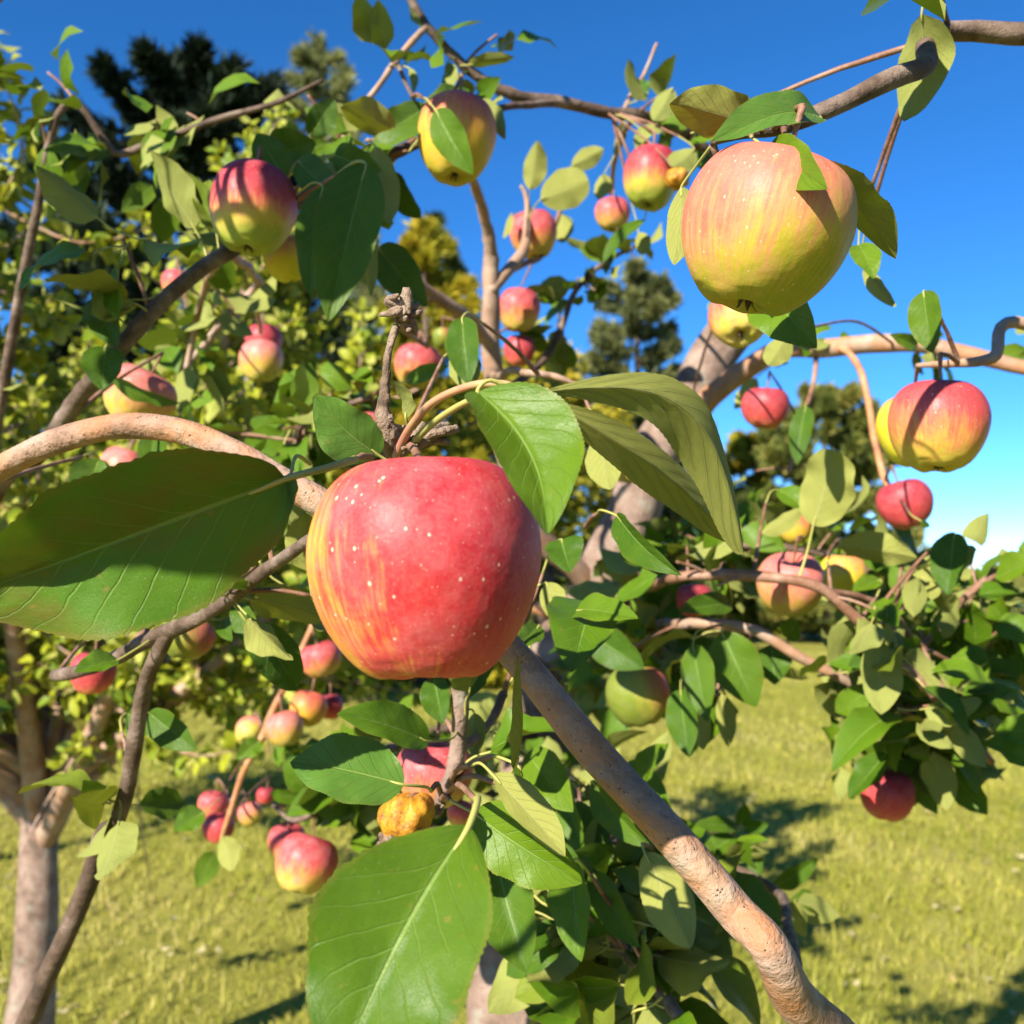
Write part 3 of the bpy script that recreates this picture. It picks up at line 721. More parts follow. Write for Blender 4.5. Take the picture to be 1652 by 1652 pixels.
branch('mid_dark', [(925, 1120, 1.40, 18), (790, 1000, 1.2, 16), (620, 880, 1.05, 14), (520, 820, 1.0, 12), (480, 700, .98, 11), (560, 655, .95, 10), (600, 640, .94, 8)], 'bark_dark', 'twig', seg=8)

branch('near_right', [(1150, 232, .47, 12), (1200, 215, .455, 20), (1270, 205, .45, 26), (1360, 170, .46, 30), (1480, 110, .48, 33), (1640, 60, .55, 36)], 'bark_dark', world=[(0.62, 0.35, 1.7, 0.014), (0.95, 0.6, 1.15, 0.018), (0.75, 1.1, 0.4, 0.024), (0.02, 1.36, 0.2, 0.03)])
branch('edge_top', [(1480, 590, .68, 8), (1535, 588, .65, 14), (1600, 580, .64, 18), (1700, 540, .66, 22)], 'bark_tan', 'twig', seg=8, world=[(0.62, 0.6, 1.55, 0.009), (0.85, 0.8, 1.0, 0.012), (0.7, 1.15, 0.35, 0.016), (0.02, 1.36, 0.15, 0.02)])
branch('edge_r2', [(1700, 960, 1.05, 14), (1600, 1030, 1.02, 12), (1530, 1110, 1.0, 11), (1470, 1190, .98, 9), (1430, 1260, .97, 6)], 'twig', 'twig', seg=8)
branch('fill_r', [(985, 960, 1.40, 20), (1060, 915, 1.28, 15), (1150, 890, 1.2, 13), (1240, 880, 1.15, 12), (1380, 905, 1.12, 10), (1500, 950, 1.1, 7)], 'bark_dark', 'twig', seg=8)
branch('fill_t', [(800, 640, 1.24, 18), (870, 590, 1.3, 13), (905, 530, 1.32, 11), (930, 470, 1.34, 9), (975, 425, 1.38, 8), (1030, 395, 1.42, 5)], 'bark_dark', 'twig', seg=8)
branch('fill_d', [(880, 1240, 1.39, 20), (780, 1290, 1.2, 16), (680, 1350, 1.1, 13), (590, 1400, 1.05, 11), (520, 1450, 1.02, 7)], 'bark_dark', 'twig', seg=8)
branch('fill_l', [(60, 330, 1.0, 14), (200, 250, .98, 13), (330, 200, .96, 11), (440, 170, .95, 9), (520, 130, .95, 6)], 'bark_dark', 'twig', seg=8, wpre=[(0.0, 1.36, 0.3, 0.03), (-0.75, 1.4, 0.9, 0.014)])
branch('low_mid', [(880, 1190, 1.39, 26), (760, 1170, 1.22, 20), (640, 1200, 1.14, 16), (560, 1255, 1.09, 14), (505, 1310, 1.06, 12), (470, 1322, 1.08, 9), (440, 1300, 1.1, 6)], 'bark_dark', 'twig', seg=8)

ALLP = np.vstack([b[1] for b in BR.values()])
ALLK = sum(([k] * len(b[1]) for k, b in BR.items()), [])
def nearest(p, keys=None):
    d = np.linalg.norm(ALLP - np.array(p), axis=1)
    if keys is not None:
        ks = (keys,) if isinstance(keys, str) else keys
        d = np.where(np.isin(np.array(ALLK), ks), d, 9e9)
    i = int(d.argmin())
    return Vector(ALLP[i]), ALLK[i], float(d[i])
NT_ = [0]
def add_twig(a, b, r0=0.0016, r1=0.0012, mat='twig', sag=0.15, name="twig"):
    """thin twig from a (on a branch) to b, kept as a part of the tree; becomes a place to attach to"""
    a, b = Vector(a), Vector(b)
    m = (a + b) / 2 + Vector((0, 0, (b - a).length * sag))
    rows = catmull([(*a, r0), (*m, (r0 + r1) / 2), (*b, r1)], 6)
    NT_[0] += 1
    V, Fc = tube(rows, 6, 0.15, NT_[0])
    return link(name, make_mesh(name, V, Fc, [MAT[mat]]), TREE, TREE_INV)

# dry fruit spur remains on the dead stub
def crust(name, c, r, n, mat, seed, parent, inv):
    rg = np.random.default_rng(seed)
    V, Fc = [], []
    for k in range(n):
        d = Vector(rg.normal(size=3)).normalized()
        a = Vector(c) + d * r * 0.15
        e = Vector(c) + d * r * rg.uniform(0.4, 0.85) + Vector(rg.normal(size=3)) * r * 0.2
        m = (a + e) / 2 + Vector(rg.normal(size=3)) * r * 0.25
        v, f = tube(catmull([(*a, r * 0.30), (*m, r * 0.24), (*e, r * 0.10)], 3), 6, 0.3, k)
        b0 = len(V); V += v; Fc += [tuple(i + b0 for i in q) for q in f]
    return link(name, make_mesh(name, V, Fc, [MAT[mat]]), parent, inv)
crust("dried_calyx", P(652, 500, .395), 0.0085, 26, 'dry', 3, TREE, TREE_INV)
crust("bud_cluster", P(628, 690, .390), 0.0055, 18, 'dry', 4, TREE, TREE_INV)
crust("bud_cluster", P(668, 715, .384), 0.0050, 18, 'dry', 5, TREE, TREE_INV)
crust("bud_cluster", P(702, 1305, .55), 0.0060, 16, 'dry', 6, TREE, TREE_INV)
for a_, b_ in (((668, 715, .384), (690, 672, .380)), ((672, 716, .384), (735, 690, .382)), ((680, 720, .386), (740, 712, .39)), ((664, 716, .384), (742, 675, .395))):
    add_twig(P(*a_), P(*a_).lerp(P(*b_), 0.75), .0021, .0013, 'dry', 0.12, "spur")
# two arching leaf stalks of the spur above the big apple
for pts, mat in (([(640, 735, .392, 17), (662, 690, .375, 14), (700, 648, .355, 13), (760, 622, .34, 13), (810, 620, .335, 14), (850, 632, .332, 15), (880, 634, .330, 13)], 'petiole_pink'),
                 ([(655, 728, .392, 15), (690, 690, .37, 12), (740, 655, .345, 11), (785, 638, .33, 10), (840, 636, .325, 11), (885, 630, .322, 10)], 'petiole')):
    rows = catmull([tuple(P(a, b, d)) + (w * d / F / 2,) for a, b, d, w in pts], 8)
    V, Fc = tube(rows, 10)
    link("leaf_stalk", make_mesh("leaf_stalk", V, Fc, [MAT[mat]]), TREE, TREE_INV)

# ================================================================ apples
AM = {
 'hero': apple_mat("apple_rosy_red", 0.70, 0.06, 0.34, (0.9, -0.40, 0.1), 0.34, 0.20, 0.26, 0.9, rough=0.46, stripes=0.20, red=(0.56, 0.035, 0.038), deep=(0.45, 0.018, 0.03), bloomcol=(0.70, 0.26, 0.25), orange=(0.68, 0.22, 0.05), yellow=(0.66, 0.40, 0.03)),
 'blush': apple_mat("apple_blushed_yellow", 0.38, 0.14, 0.36, (-0.75, -0.25, 0.6), 0.24, 0.16, 0.22, 0.55, stripes=0.22, red=(0.60, 0.14, 0.08), deep=(0.56, 0.09, 0.08), orange=(0.60, 0.26, 0.09), yellow=(0.48, 0.38, 0.03), green=(0.27, 0.31, 0.012), bloomcol=(0.60, 0.30, 0.17), rough=0.5),
 'red_top': apple_mat("apple_red_over_green", 0.58, 0.70, 0.10, (-0.3, -0.8, 0.2), 0.18, 0.12, 0.12, 0.3, red=(0.50, 0.05, 0.05), deep=(0.36, 0.012, 0.03)),
 'gold': apple_mat("apple_golden", 0.36, 0.30, 0.05, (0, -1, 0), 0.2, 0.12, 0.08, 0.3, yellow=(0.66, 0.40, 0.03), orange=(0.62, 0.22, 0.04), green=(0.45, 0.38, 0.03)),
 'pink': apple_mat("apple_pink_red", 0.52, 0.36, 0.15, (-0.2, -0.8, 0.3), 0.22, 0.14, 0.25, 0.35),
 'peach': apple_mat("apple_peachy", 0.40, 0.32, 0.15, (-0.4, -0.6, 0.3), 0.2, 0.12, 0.28, 0.3, red=(0.58, 0.14, 0.10), deep=(0.52, 0.07, 0.09), orange=(0.62, 0.26, 0.09)),
 'deepred': apple_mat("apple_deep_red", 0.78, 0.30, 0.1, (0, -0.8, 0.3), 0.2, 0.12, 0.1, 0.4),
 'green': apple_mat("apple_green_shade_painted", 0.12, 0.10, 0.42, (0.95, -0.2, 0.1), 0.10, 0.1, 0.05, 0.3, green=(0.14, 0.19, 0.015), yellow=(0.30, 0.27, 0.03), orange=(0.34, 0.12, 0.05)),  # greens darkened in the colour, standing in for leaf shade
 'yellow': apple_mat("apple_yellow", 0.25, 0.14, 0.1, (0, -0.5, 0.3), 0.12, 0.06, 0.05, 0.2, yellow=(0.68, 0.53, 0.02), green=(0.52, 0.52, 0.02)),
 'edge': apple_mat("apple_red_to_orange", 0.52, 0.36, 0.10, (0.2, -0.8, 0.3), 0.14, 0.16, 0.05, 0.6, green=(0.40, 0.40, 0.04)),
}
CALYX = [make_mesh("calyx", *calyx_geo(s), [MAT['dry']]) for s in range(3)]
APPLES = []        # px, py, radius px, distance (keep-clear list)
NA = [0]
def apple(px, py, d, w, mat, label, tilt=(0, 0, 0), high=1.0, seg=32, n=2, keys=None, group=None, stem=0.018, lobe=0.03, skew=0.0, at=None):
    """px, py: centre; w: width in px; tilt: radians about view right, view depth and own axis"""
    NA[0] += 1
    i = NA[0]
    R = w * d / F / 2
    c = P(px, py, d)
    rot = Matrix.Rotation(tilt[1], 4, 'Y') @ Matrix.Rotation(tilt[0], 4, 'X') @ Matrix.Rotation(tilt[2] + i * 0.7, 4, 'Z')
    base = c + rot.to_3x3() @ Vector((0, 0, -0.92 * R * high))
    root = tag(empty("apple", base), label, "apple", group)
    # colour direction must follow the world, so the spin about its own axis is in the mesh, not the object
    V, Fc = apple_geo(seg, n, lobe, 0.0, i, high, skew)
    spin = Matrix.Rotation(tilt[2] + i * 0.7, 3, 'Z')
    V = [tuple(spin @ Vector(v)) for v in V]
    rt = Matrix.Rotation(tilt[1], 4, 'Y') @ Matrix.Rotation(tilt[0], 4, 'X')
    M = T_(c - base) @ rt @ Matrix.Scale(R, 4)
    link("fruit", make_mesh("fruit", V, Fc, [AM[mat]]), root, M)
    cm = T_(c - base) @ rt @ Matrix.Scale(R, 4) @ Matrix.Diagonal((1, 1, high, 1))
    link("calyx", CALYX[i % 3], root, cm)
    # stem up to the wood, with a twig for the rest of the way
    s0 = c + rt.to_3x3() @ Vector((0, 0, 0.60 * R * high))
    axis = (rt.to_3x3() @ Vector((0, 0, 1))).normalized()
    s1 = s0 + axis * (0.30 * R + stem)
    q, key, dist = nearest(s1, keys)
    if at is not None:
        q = P(*at); dist = (q - s1).length
    if dist < 0.03:
        s1 = q
    mid = s0 + axis * (0.28 * R) + (s1 - s0) * 0.15
    rows = catmull([(*(s0 - base - axis * 0.02 * R), 0.0011), (*(mid - base), 0.0010), (*(s1 - base), 0.0016)], 5)
    V, Fc = tube(rows, 7, 0.1, i)
    link("stem", make_mesh("stem", V, Fc, [MAT['twig']]), root)
    if dist >= 0.03:
        add_twig(q, s1, 0.0019, 0.0013, 'twig', 0.03)
    APPLES.append((px, py, w / 2, d))
    return root

apple(688, 912, .320, 384, 'hero', "largest rosy red apple with pale specks under the dry spur", (-0.06, -0.03, 0.4), 1.0, 96, 6, at=(662, 718, .385), lobe=0.012, skew=0.02, stem=-0.006)
apple(1237, 370, .400, 280, 'blush', "big peach-blushed yellow-green apple above the leaning limb", (0.22, 0.26, 1.0), 0.97, 80, 5, keys='near_right', lobe=0.02)
apple(408, 337, .70, 141, 'red_top', "dark red and green apple in shade on the dark bough", (-0.05, 0.08, 0.3), 1.06, 56, 4, keys='left_up')
apple(738, 223, .80, 130, 'gold', "golden apple with a green leaf lying across its face", (0.0, 0.06, 0.5), 1.12, 56, 4, keys=('top2', 'left_up'))
apple(1515, 685, .62, 158, 'edge', "red and orange apple paired in front of a pale green one", (0.0, 0.05, 0.1), 0.98, 64, 4, keys='edge_top')
apple(1476, 693, .70, 118, 'yellow', "pale green apple half hidden behind the red and orange apple", (0.0, 0.0, 0.1), 1.02, 40, 3, keys='edge_top')
apple(1460, 812, 1.05, 86, 'deepred', "small red apple at the end of the orange hanging twig", (0.1, -0.35, 0.1), 0.95, 40, 3, keys='hang')
apple(1235, 657, 1.12, 76, 'deepred', "dull red apple hanging under the curved side branch", (0.1, 0.1, 0.1), 0.92, 40, 3, keys=('hang2', 'right'))
apple(1193, 512, .80, 98, 'pink', "orange apple showing its calyx below the big blushed apple", (-0.55, 0.1, 0.1), 0.95, 48, 3, keys='limb')
apple(1275, 942, .90, 106, 'peach', "pale pink and green apple crossed by the long reddish twig", (0.40, 0.05, 0.1), 0.98, 48, 3, keys='fill_r')
apple(1360, 928, 1.0, 74, 'yellow', "bright yellow apple beside the pale pink and green one", (0.0, 0.1, 0.1), 0.98, 36, 3, keys='fill_r')
apple(1282, 852, 1.05, 52, 'gold', "small yellow and red apple behind the pale folded leaf", (0, 0, 0), 1.0, 28, 2, keys='fill_r')
apple(861, 377, 1.30, 76, 'pink', "pink and yellow apple at the tip of the forked twig", (0.1, -0.1, 0.1), 1.06, 40, 3, keys=('fork', 'fork2'))
apple(837, 500, 1.28, 68, 'pink', "pink apple beside the upright branch just below its fork", (0.05, 0.05, 0), 1.08, 40, 3, keys=('fork', 'fork2', 'up'))
apple(838, 566, 1.30, 52, 'deepred', "small red apple tucked under another beside the upright branch", (0.0, 0.05, 0), 1.0, 32, 2, keys=('up', 'mid_tan'))
apple(674, 590, 1.25, 76, 'pink', "pink apple behind the dead stub with a dried calyx", (0.0, 0.05, 0), 0.98, 36, 3, keys=('tan_left2', 'tan_left'))
apple(714, 545, 1.45, 34, 'green', "tiny green-yellow apple under the pale forked side branch", (0, 0, 0), 1.0, 24, 2, keys=('tan_left', 'tan_left2'))
apple(988, 346, 1.40, 58, 'pink', "small pink apple hanging alone against the sky", (0, 0.05, 0), 0.96, 36, 3, keys='top_hang')
apple(1050, 286, .98, 92, 'red_top', "red-topped green apple with a shrivelled fruit at its side", (0.0, 0.1, 0.2), 1.14, 44, 3, keys='top')
apple(422, 582, 1.36, 69, 'peach', "orange-pink apple hanging on a short tan twig over leafy boughs", (0, 0, 0), 1.02, 36, 3, keys='twig_c', group=None)
apple(425, 550, 1.44, 58, 'deepred', "dark red apple right behind the orange-pink one on the tan twig", (0, 0, 0), 1.0, 28, 2, keys='twig_c')
apple(225, 640, .86, 116, 'peach', "pink and orange apple with a dark speck resting above the arching bough", (0.1, 0.5, 0), 0.86, 48, 3, keys='left_up')
apple(200, 762, 1.0, 82, 'peach', "half-shaded pink apple hanging below the arching bough", (0, 0.25, 0), 1.05, 40, 3, keys=('left_up', 'mid_dark'))
apple(517, 1063, 1.28, 68, 'pink', "pink apple with a yellow base high on the orange twig", (0.0, -0.25, 0), 0.86, 36, 3, keys='orange')
apple(497, 1143, 1.30, 62, 'gold', "orange-yellow apple touching a redder one on the orange twig", (0.0, 0.2, 0), 0.95, 32, 3, keys='orange')
apple(460, 1175, 1.25, 62, 'peach', "round peach-red apple in the middle of the orange twig's fruit", (0.0, -0.2, 0), 0.95, 32, 3, keys='orange')
apple(403, 1180, 1.32, 48, 'peach', "small pink apple partly covered by a green leaf on the orange twig", (-0.9, 0.0, 0), 0.95, 28, 2, keys='orange')
apple(533, 1140, 1.36, 42, 'deepred', "small dark shaded apple beside the orange-yellow one", (0, 0, 0), 1.0, 24, 2, keys='orange')
apple(343, 1298, 1.34, 48, 'pink', "small red apple near the lower end of the orange twig", (0, 0.2, 0), 0.95, 28, 2, keys='orange')
apple(404, 1312, 1.36, 42, 'peach', "small orange apple behind leaves low on the orange twig", (0, -0.3, 0), 0.95, 28, 2, keys='orange')
apple(352, 1335, 1.30, 52, 'deepred', "dark red apple in shade at the orange twig's end", (0, 0.2, 0), 0.95, 28, 2, keys='orange')
apple(428, 1283, 1.50, 30, 'deepred', "tiny red apple peeping over a dark leaf below the orange twig", (0, 0.2, 0), 0.95, 20, 2, keys='orange')
apple(493, 1392, 1.05, 100, 'pink', "red apple with a dark leaf shadow showing its calyx, low over the lawn", (-0.30, 0.25, 0), 0.98, 48, 3, keys='low_mid')
apple(462, 1358, 1.14, 62, 'pink', "red and yellow apple pressed behind the one showing its calyx", (0.0, 0.1, 0), 1.0, 32, 3, keys='low_mid')
apple(700, 1247, .64, 128, 'pink', "speckled pink apple behind the knobbly hanging spur", (0.0, 0.1, 0), 0.82, 48, 3, keys='spur_low')
apple(742, 1312, .66, 44, 'pink', "small pink apple at the tip of the knobbly spur", (0.0, 0.1, 0), 1.0, 28, 2, keys='spur_low')
apple(1030, 1122, .92, 104, 'green', "shaded green apple with a red cheek under dark leaves", (0.0, -0.1, 0.3), 0.96, 44, 3, keys=('dark_right', 'low_right'))
apple(1120, 968, 1.0, 60, 'deepred', "magenta-red apple half covered by a dark leaf on the reddish twig", (0, 0, 0), 0.95, 32, 2, keys=('long_right', 'low_right'))
apple(1180, 1040, 1.2, 40, 'gold', "small orange apple under the tan lower branch", (0, 0, 0), 1.0, 24, 2, keys='low_right')
apple(1210, 1068, 1.22, 42, 'peach', "small orange-brown apple beside another under the tan lower branch", (0, 0, 0), 1.0, 24, 2, keys='low_right')
apple(284, 457, 1.5, 46, 'pink', "small pink apple behind the dark bough", (0, 0, 0), 1.0, 24, 2, keys=('left_up', 'twig_b'))
apple(462, 418, .80, 72, 'yellow', "yellow-green apple peeping out below the dark red and green one", (0.2, -0.3, 0), 1.05, 36, 3, keys='left_up')
apple(540, 372, .92, 82, 'deepred', "shaded brown-red apple among the drooping dark leaves", (0, 0, 0), 1.0, 36, 3, keys='left_up')
apple(1010, 757, 1.2, 46, 'peach', "small orange apple behind the leaves beside the leaning limb", (0, 0, 0), 1.0, 24, 2, keys='limb')
apple(602, 692, .95, 58, 'pink', "red and green apple half hidden by the dry spur", (0, 0.2, 0), 1.0, 32, 2, keys='mid_dark')
apple(302, 1028, .70, 84, 'green', "dark green apple in shade under the huge bronze-green leaf", (0, 0.2, 0), 0.85, 36, 3, keys=('low_left', 'low_left2'))
apple(1432, 1282, .92, 84, 'deepred', "dark red apple under the curled green leaf at the twig's end", (0, 0.1, 0), 1.0, 36, 3, keys='edge_r')
apple(150, 1085, .78, 70, 'deepred', "shaded dark red apple below the grey forked twig", (0, 0.1, 0), 1.0, 32, 3, keys='low_left')

# shrivelled brown-orange fruit
def dried_mat():
    t = NT("dried_apple_skin")
    tc = t.n("ShaderNodeTexCoord").outputs["Object"]
    n1, n2 = t.noise(tc, 1.6, 5, 0.65), t.noise(tc, 7, 4, 0.6)
    c = t.ramp(t.math('ADD', t.math('MULTIPLY', n1, 0.7), t.math('MULTIPLY', n2, 0.3)), [(0.36, (0.16, 0.06, 0.015)), (0.46, (0.46, 0.19, 0.015)), (0.62, (0.66, 0.32, 0.02))])
    return t.done(t.bsdf(c, 0.45, 0.4, t.bump(n2, 0.25, 0.05)))
DRIED = dried_mat()
def dried_apple(px, py, d, w, label, seed, keys, brown=True):
    R = w * d / F / 2
    c = P(px, py, d)
    base = c - Vector((0, 0, R))
    root = tag(empty("dried_apple", base), label, "dried apple")
    V, Fc = apple_geo(40, 3, 0.05, 0.0, seed, 0.95)
    out = []
    for v in V:
        v = Vector(v)
        u = v.normalized()
        a = math.atan2(u.y, u.x)
        wr = 0.055 * math.sin(9 * a + 3.0 * mnoise.noise(u * 2.0 + Vector((seed, 0, 0)))) * (1 - u.z * u.z) + 0.20 * mnoise.noise(u * 1.6 + Vector((0, seed, 0))) + 0.02 * mnoise.noise(u * 6)
        out.append(tuple(v * (1 + wr)))
    link("fruit", make_mesh("fruit", out, Fc, [DRIED]), root, T_(c - base) @ Matrix.Scale(R, 4))
    if brown:
        crust("calyx", (c - base) + Vector((-0.55 * R, -0.35 * R, -0.75 * R)), R * 0.55, 24, 'dry', seed, root, Matrix.Identity(4))
    s0 = c + Vector((0, 0, 0.6 * R))
    q, key, dist = nearest(s0 + Vector((0, 0, 0.01)), keys)
    V, Fc = tube(catmull([(*(s0 - base), .0012), (*((s0 * 0.6 + q * 0.4) - base + Vector((0, 0, 0.006))), .0011), (*(q - base), .0015)], 5), 6, 0.1)
    link("stem", make_mesh("stem", V, Fc, [MAT['twig']]), root)
    APPLES.append((px, py, w / 2, d))
dried_apple(656, 1318, .53, 86, "shrivelled orange apple with a papery brown calyx by the knobbly spur", 5, 'spur_low')
dried_apple(1093, 288, .93, 37, "shrivelled orange fruit stuck beside the red-topped green apple", 9, 'top', False)

# ================================================================ leaves placed one by one
HAND = []
NL = [0]
def leaf(b, tp, w, roll=0, face='top', fold=0.25, curl=0.4, mat='leaf', wave=0.12, twist=0.0, att=None, keys=None, hi=False, bend=0.0, pet='petiole', stalk=True, tipw=0.85, basew=0.62):
    """b, tp: base and tip (px, py, distance); w: true width in px; roll: turn of the face about the midrib away from the eye"""
    NL[0] += 1
    B, T = P(*b), P(*tp)
    X = (T - B); L = X.length; X.normalize()
    mid = (B + T) / 2
    V = (EYE - mid).normalized()
    N = (V - X * V.dot(X)).normalized()
    R1, R2 = Matrix.Rotation(math.radians(roll), 3, X) @ N, Matrix.Rotation(math.radians(-roll), 3, X) @ N
    N = R2 if (not hi and mat != 'leaf' and R2.dot(SUN) > R1.dot(SUN)) else R1     # pale leaves are the ones turned to the sun
    if face == 'under': N = -N
    Y = N.cross(X)
    M = Matrix(((X.x, Y.x, N.x, B.x), (X.y, Y.y, N.y, B.y), (X.z, Y.z, N.z, B.z), (0, 0, 0, 1)))
    W = w * (b[2] + tp[2]) / 2 / F
    blade = leaf_geo(L, W, fold, curl, wave, twist, 72 if hi else 32, 8 if hi else 5, 36 if hi else 16, 0.005 if hi else 0.004, NL[0], tipw, basew, bend)
    par = TREE; inv = TREE_INV
    q, key, dist = nearest(B, keys)
    if att is not None:
        q = P(*att); _, key, _ = nearest(q)
        dist = (q - B).length
    rows = None
    if stalk:
        e = q
        if dist > 0.055:
            e = B + (q - B) * (0.03 / dist) - X * 0.008
            add_twig(q, e, 0.0019, 0.0011, 'twig', 0.03)
        Mi = M.inverted()
        e = Mi @ e
        r = max(0.0007, W * 0.022)
        rows = [(e.x, e.y, e.z, r * 1.15), (e.x * 0.45 - 0.006 * 0.6, e.y * 0.4, e.z * 0.4 + 0.002, r), (0.0, 0, 0.0, r * 0.9), (L * 0.12, blade[0][0][1] * 0, blade[0][(2 * (8 if hi else 5) + 1) * (9 if hi else 4) + (8 if hi else 5)][2] - r * 0.3, r * 0.55)]
    V_, F_, U_, mi = leaf_with_stalk(blade, rows)
    o = link("leaf", make_mesh("leaf", V_, F_, [MAT[mat], MAT[pet]], mi, U_), BR[key][0], M)
    HAND.append(o)
    APPLES.append(((b[0] + tp[0]) / 2, (b[1] + tp[1]) / 2, min(w * 0.55, 60), (b[2] + tp[2]) / 2)) if hi else None
    return o

# around the big apple
BEND3, BEND4 = -0.24, -0.02
leaf((462, 772, .335), (-70, 965, .32), 295, -20, 'top', 0.42, 0.35, 'leaf_bronze', 0.10, att=(598, 738, .385), hi=True, bend=-0.02, basew=0.5, tipw=0.7)
leaf((470, 762, .34), (468, 830, .335), 34, 30, 'top', 0.3, 0.3, 'leaf_fresh', att=(500, 748, .36))
leaf((770, 632, .325), (884, 864, .292), 190, -24, 'top', 0.55, 0.35, 'leaf_fresh', 0.08, att=(835, 633, .331), hi=True, bend=0.10)
leaf((862, 634, .322), (1200, 893, .385), 112, -22, 'under', 0.45, -0.5, 'leaf_yellow', 0.08, att=(850, 632, .331), hi=True, bend=BEND3, basew=1.0, tipw=0.6)
leaf((868, 640, .335), (1190, 880, .42), 86, -18, 'under', 0.5, -0.4, 'leaf_yellow', 0.1, att=(855, 633, .333), hi=True, bend=BEND4, basew=0.9)
leaf((612, 735, .385), (508, 638, .375), 96, -10, 'top', 0.25, 0.35, 'leaf_pale', 0.08, att=(640, 735, .395), hi=True, bend=0.04)
leaf((655, 675, .392), (628, 612, .385), 40, 55, 'under', 0.3, 0.8, 'leaf_fresh', att=(634, 690, .394))
leaf((995, 832, .52), (1100, 928, .47), 62, 25, 'top', 0.6, 0.8, 'leaf', att=(945, 850, .6), hi=True)
leaf((955, 975, .58), (922, 1086, .50), 128, 10, 'top', 0.3, 0.3, 'leaf_fresh', 0.08, att=(1000, 985, .75), hi=True, basew=0.35)
leaf((930, 985, .56), (1030, 998, .52), 62, -40, 'top', 0.3, 0.5, 'leaf_fresh', 0.08, att=(975, 1000, .75), hi=True, basew=0.4)
leaf((905, 870, .62), (920, 925, .60), 66, 0, 'top', 0.25, 0.3, 'leaf', basew=0.35)
leaf((880, 940, .6), (905, 1000, .58), 50, 20, 'under', 0.25, 0.3, 'leaf_yellow')
leaf((965, 700, .60), (985, 790, .58), 66, 10, 'under', 0.25, 0.3, 'leaf_yellow', keys=('mid_tan',))
leaf((735, 560, .62), (762, 625, .60), 58, 5, 'under', 0.3, 0.2, 'leaf', keys='spur')
leaf((746, 512, .60), (757, 622, .58), 62, 15, 'top', 0.35, 0.3, 'leaf', keys='mid_tan')
leaf((655, 615, .80), (725, 590, .78), 30, 20, 'top', 0.3, 0.4, 'leaf_fresh', keys='mid_dark')
# below the big apple
leaf((757, 1332, .300), (540, 1740, .262), 300, 14, 'top', 0.36, 0.35, 'leaf', 0.12, att=(718, 1290, .54), hi=True, bend=-0.02, basew=0.85, tipw=0.8)
leaf((652, 1266, .39), (468, 1230, .392), 124, 26, 'top', 0.2, 0.4, 'leaf_pale', 0.1, att=(712, 1282, .555), hi=True)
leaf((692, 1196, .52), (543, 1152, .49), 78, 25, 'top', 0.4, 0.5, 'leaf_fresh', 0.1, att=(738, 1180, .57), hi=True)
leaf((795, 1250, .40), (912, 1382, .37), 78, 30, 'under', 0.45, 0.2, 'leaf_yellow', 0.08, att=(722, 1268, .555), hi=True)
leaf((830, 1240, .40), (836, 1058, .36), 46, 62, 'under', 0.6, -0.3, 'leaf', 0.05, att=(725, 1265, .555), hi=True, pet='petiole')
leaf((835, 1235, .42), (905, 1375, .43), 48, 60, 'top', 0.5, 0.2, 'leaf', 0.08, att=(724, 1268, .555))
leaf((765, 1312, .44), (940, 1425, .42), 120, 15, 'top', 0.3, 0.4, 'leaf_fresh', 0.1, att=(712, 1290, .55), hi=True)
leaf((850, 1215, .62), (925, 1310, .58), 78, 10, 'top', 0.3, 0.3, 'leaf_fresh', 0.1, att=(790, 1180, .615))
leaf((700, 1092, .58), (715, 1168, .56), 56, 15, 'top', 0.35, 0.3, 'leaf', att=(737, 1090, .56))
leaf((765, 1150, .60), (762, 1220, .585), 40, 25, 'under', 0.3, 0.3, 'leaf_fresh', att=(742, 1150, .57))
leaf((800, 1385, .60), (850, 1570, .56), 110, 10, 'top', 0.4, 0.3, 'leaf', 0.1, keys='bottom')
leaf((925, 1390, .56), (938, 1552, .53), 84, 28, 'top', 0.5, 0.4, 'leaf_fresh', 0.1, keys='bottom')
leaf((895, 1395, .60), (925, 1500, .58), 70, 0, 'under', 0.3, 0.2, 'leaf', 0.1, keys='bottom')
leaf((955, 1405, .62), (1032, 1530, .58), 60, 20, 'top', 0.4, 0.5, 'leaf', 0.1, keys='bottom')
leaf((1040, 1375, .55), (1115, 1530, .50), 92, 10, 'under', 0.35, 0.3, 'leaf_yellow', 0.1, keys='bottom_b')
leaf((905, 1240, .70), (945, 1390, .66), 56, 40, 'top', 0.4, 0.4, 'leaf', 0.1, keys='bottom_b')
leaf((955, 1260, .66), (1050, 1365, .62), 64, 40, 'top', 0.4, 0.4, 'leaf', 0.1, keys='bottom_b')
leaf((1010, 1230, .80), (1085, 1330, .76), 66, 10, 'top', 0.3, 0.3, 'leaf_fresh', 0.1, keys=('dark_right', 'bottom_b'))
leaf((870, 1010, .62), (835, 1045, .60), 40, 10, 'top', 0.3, 0.3, 'leaf')
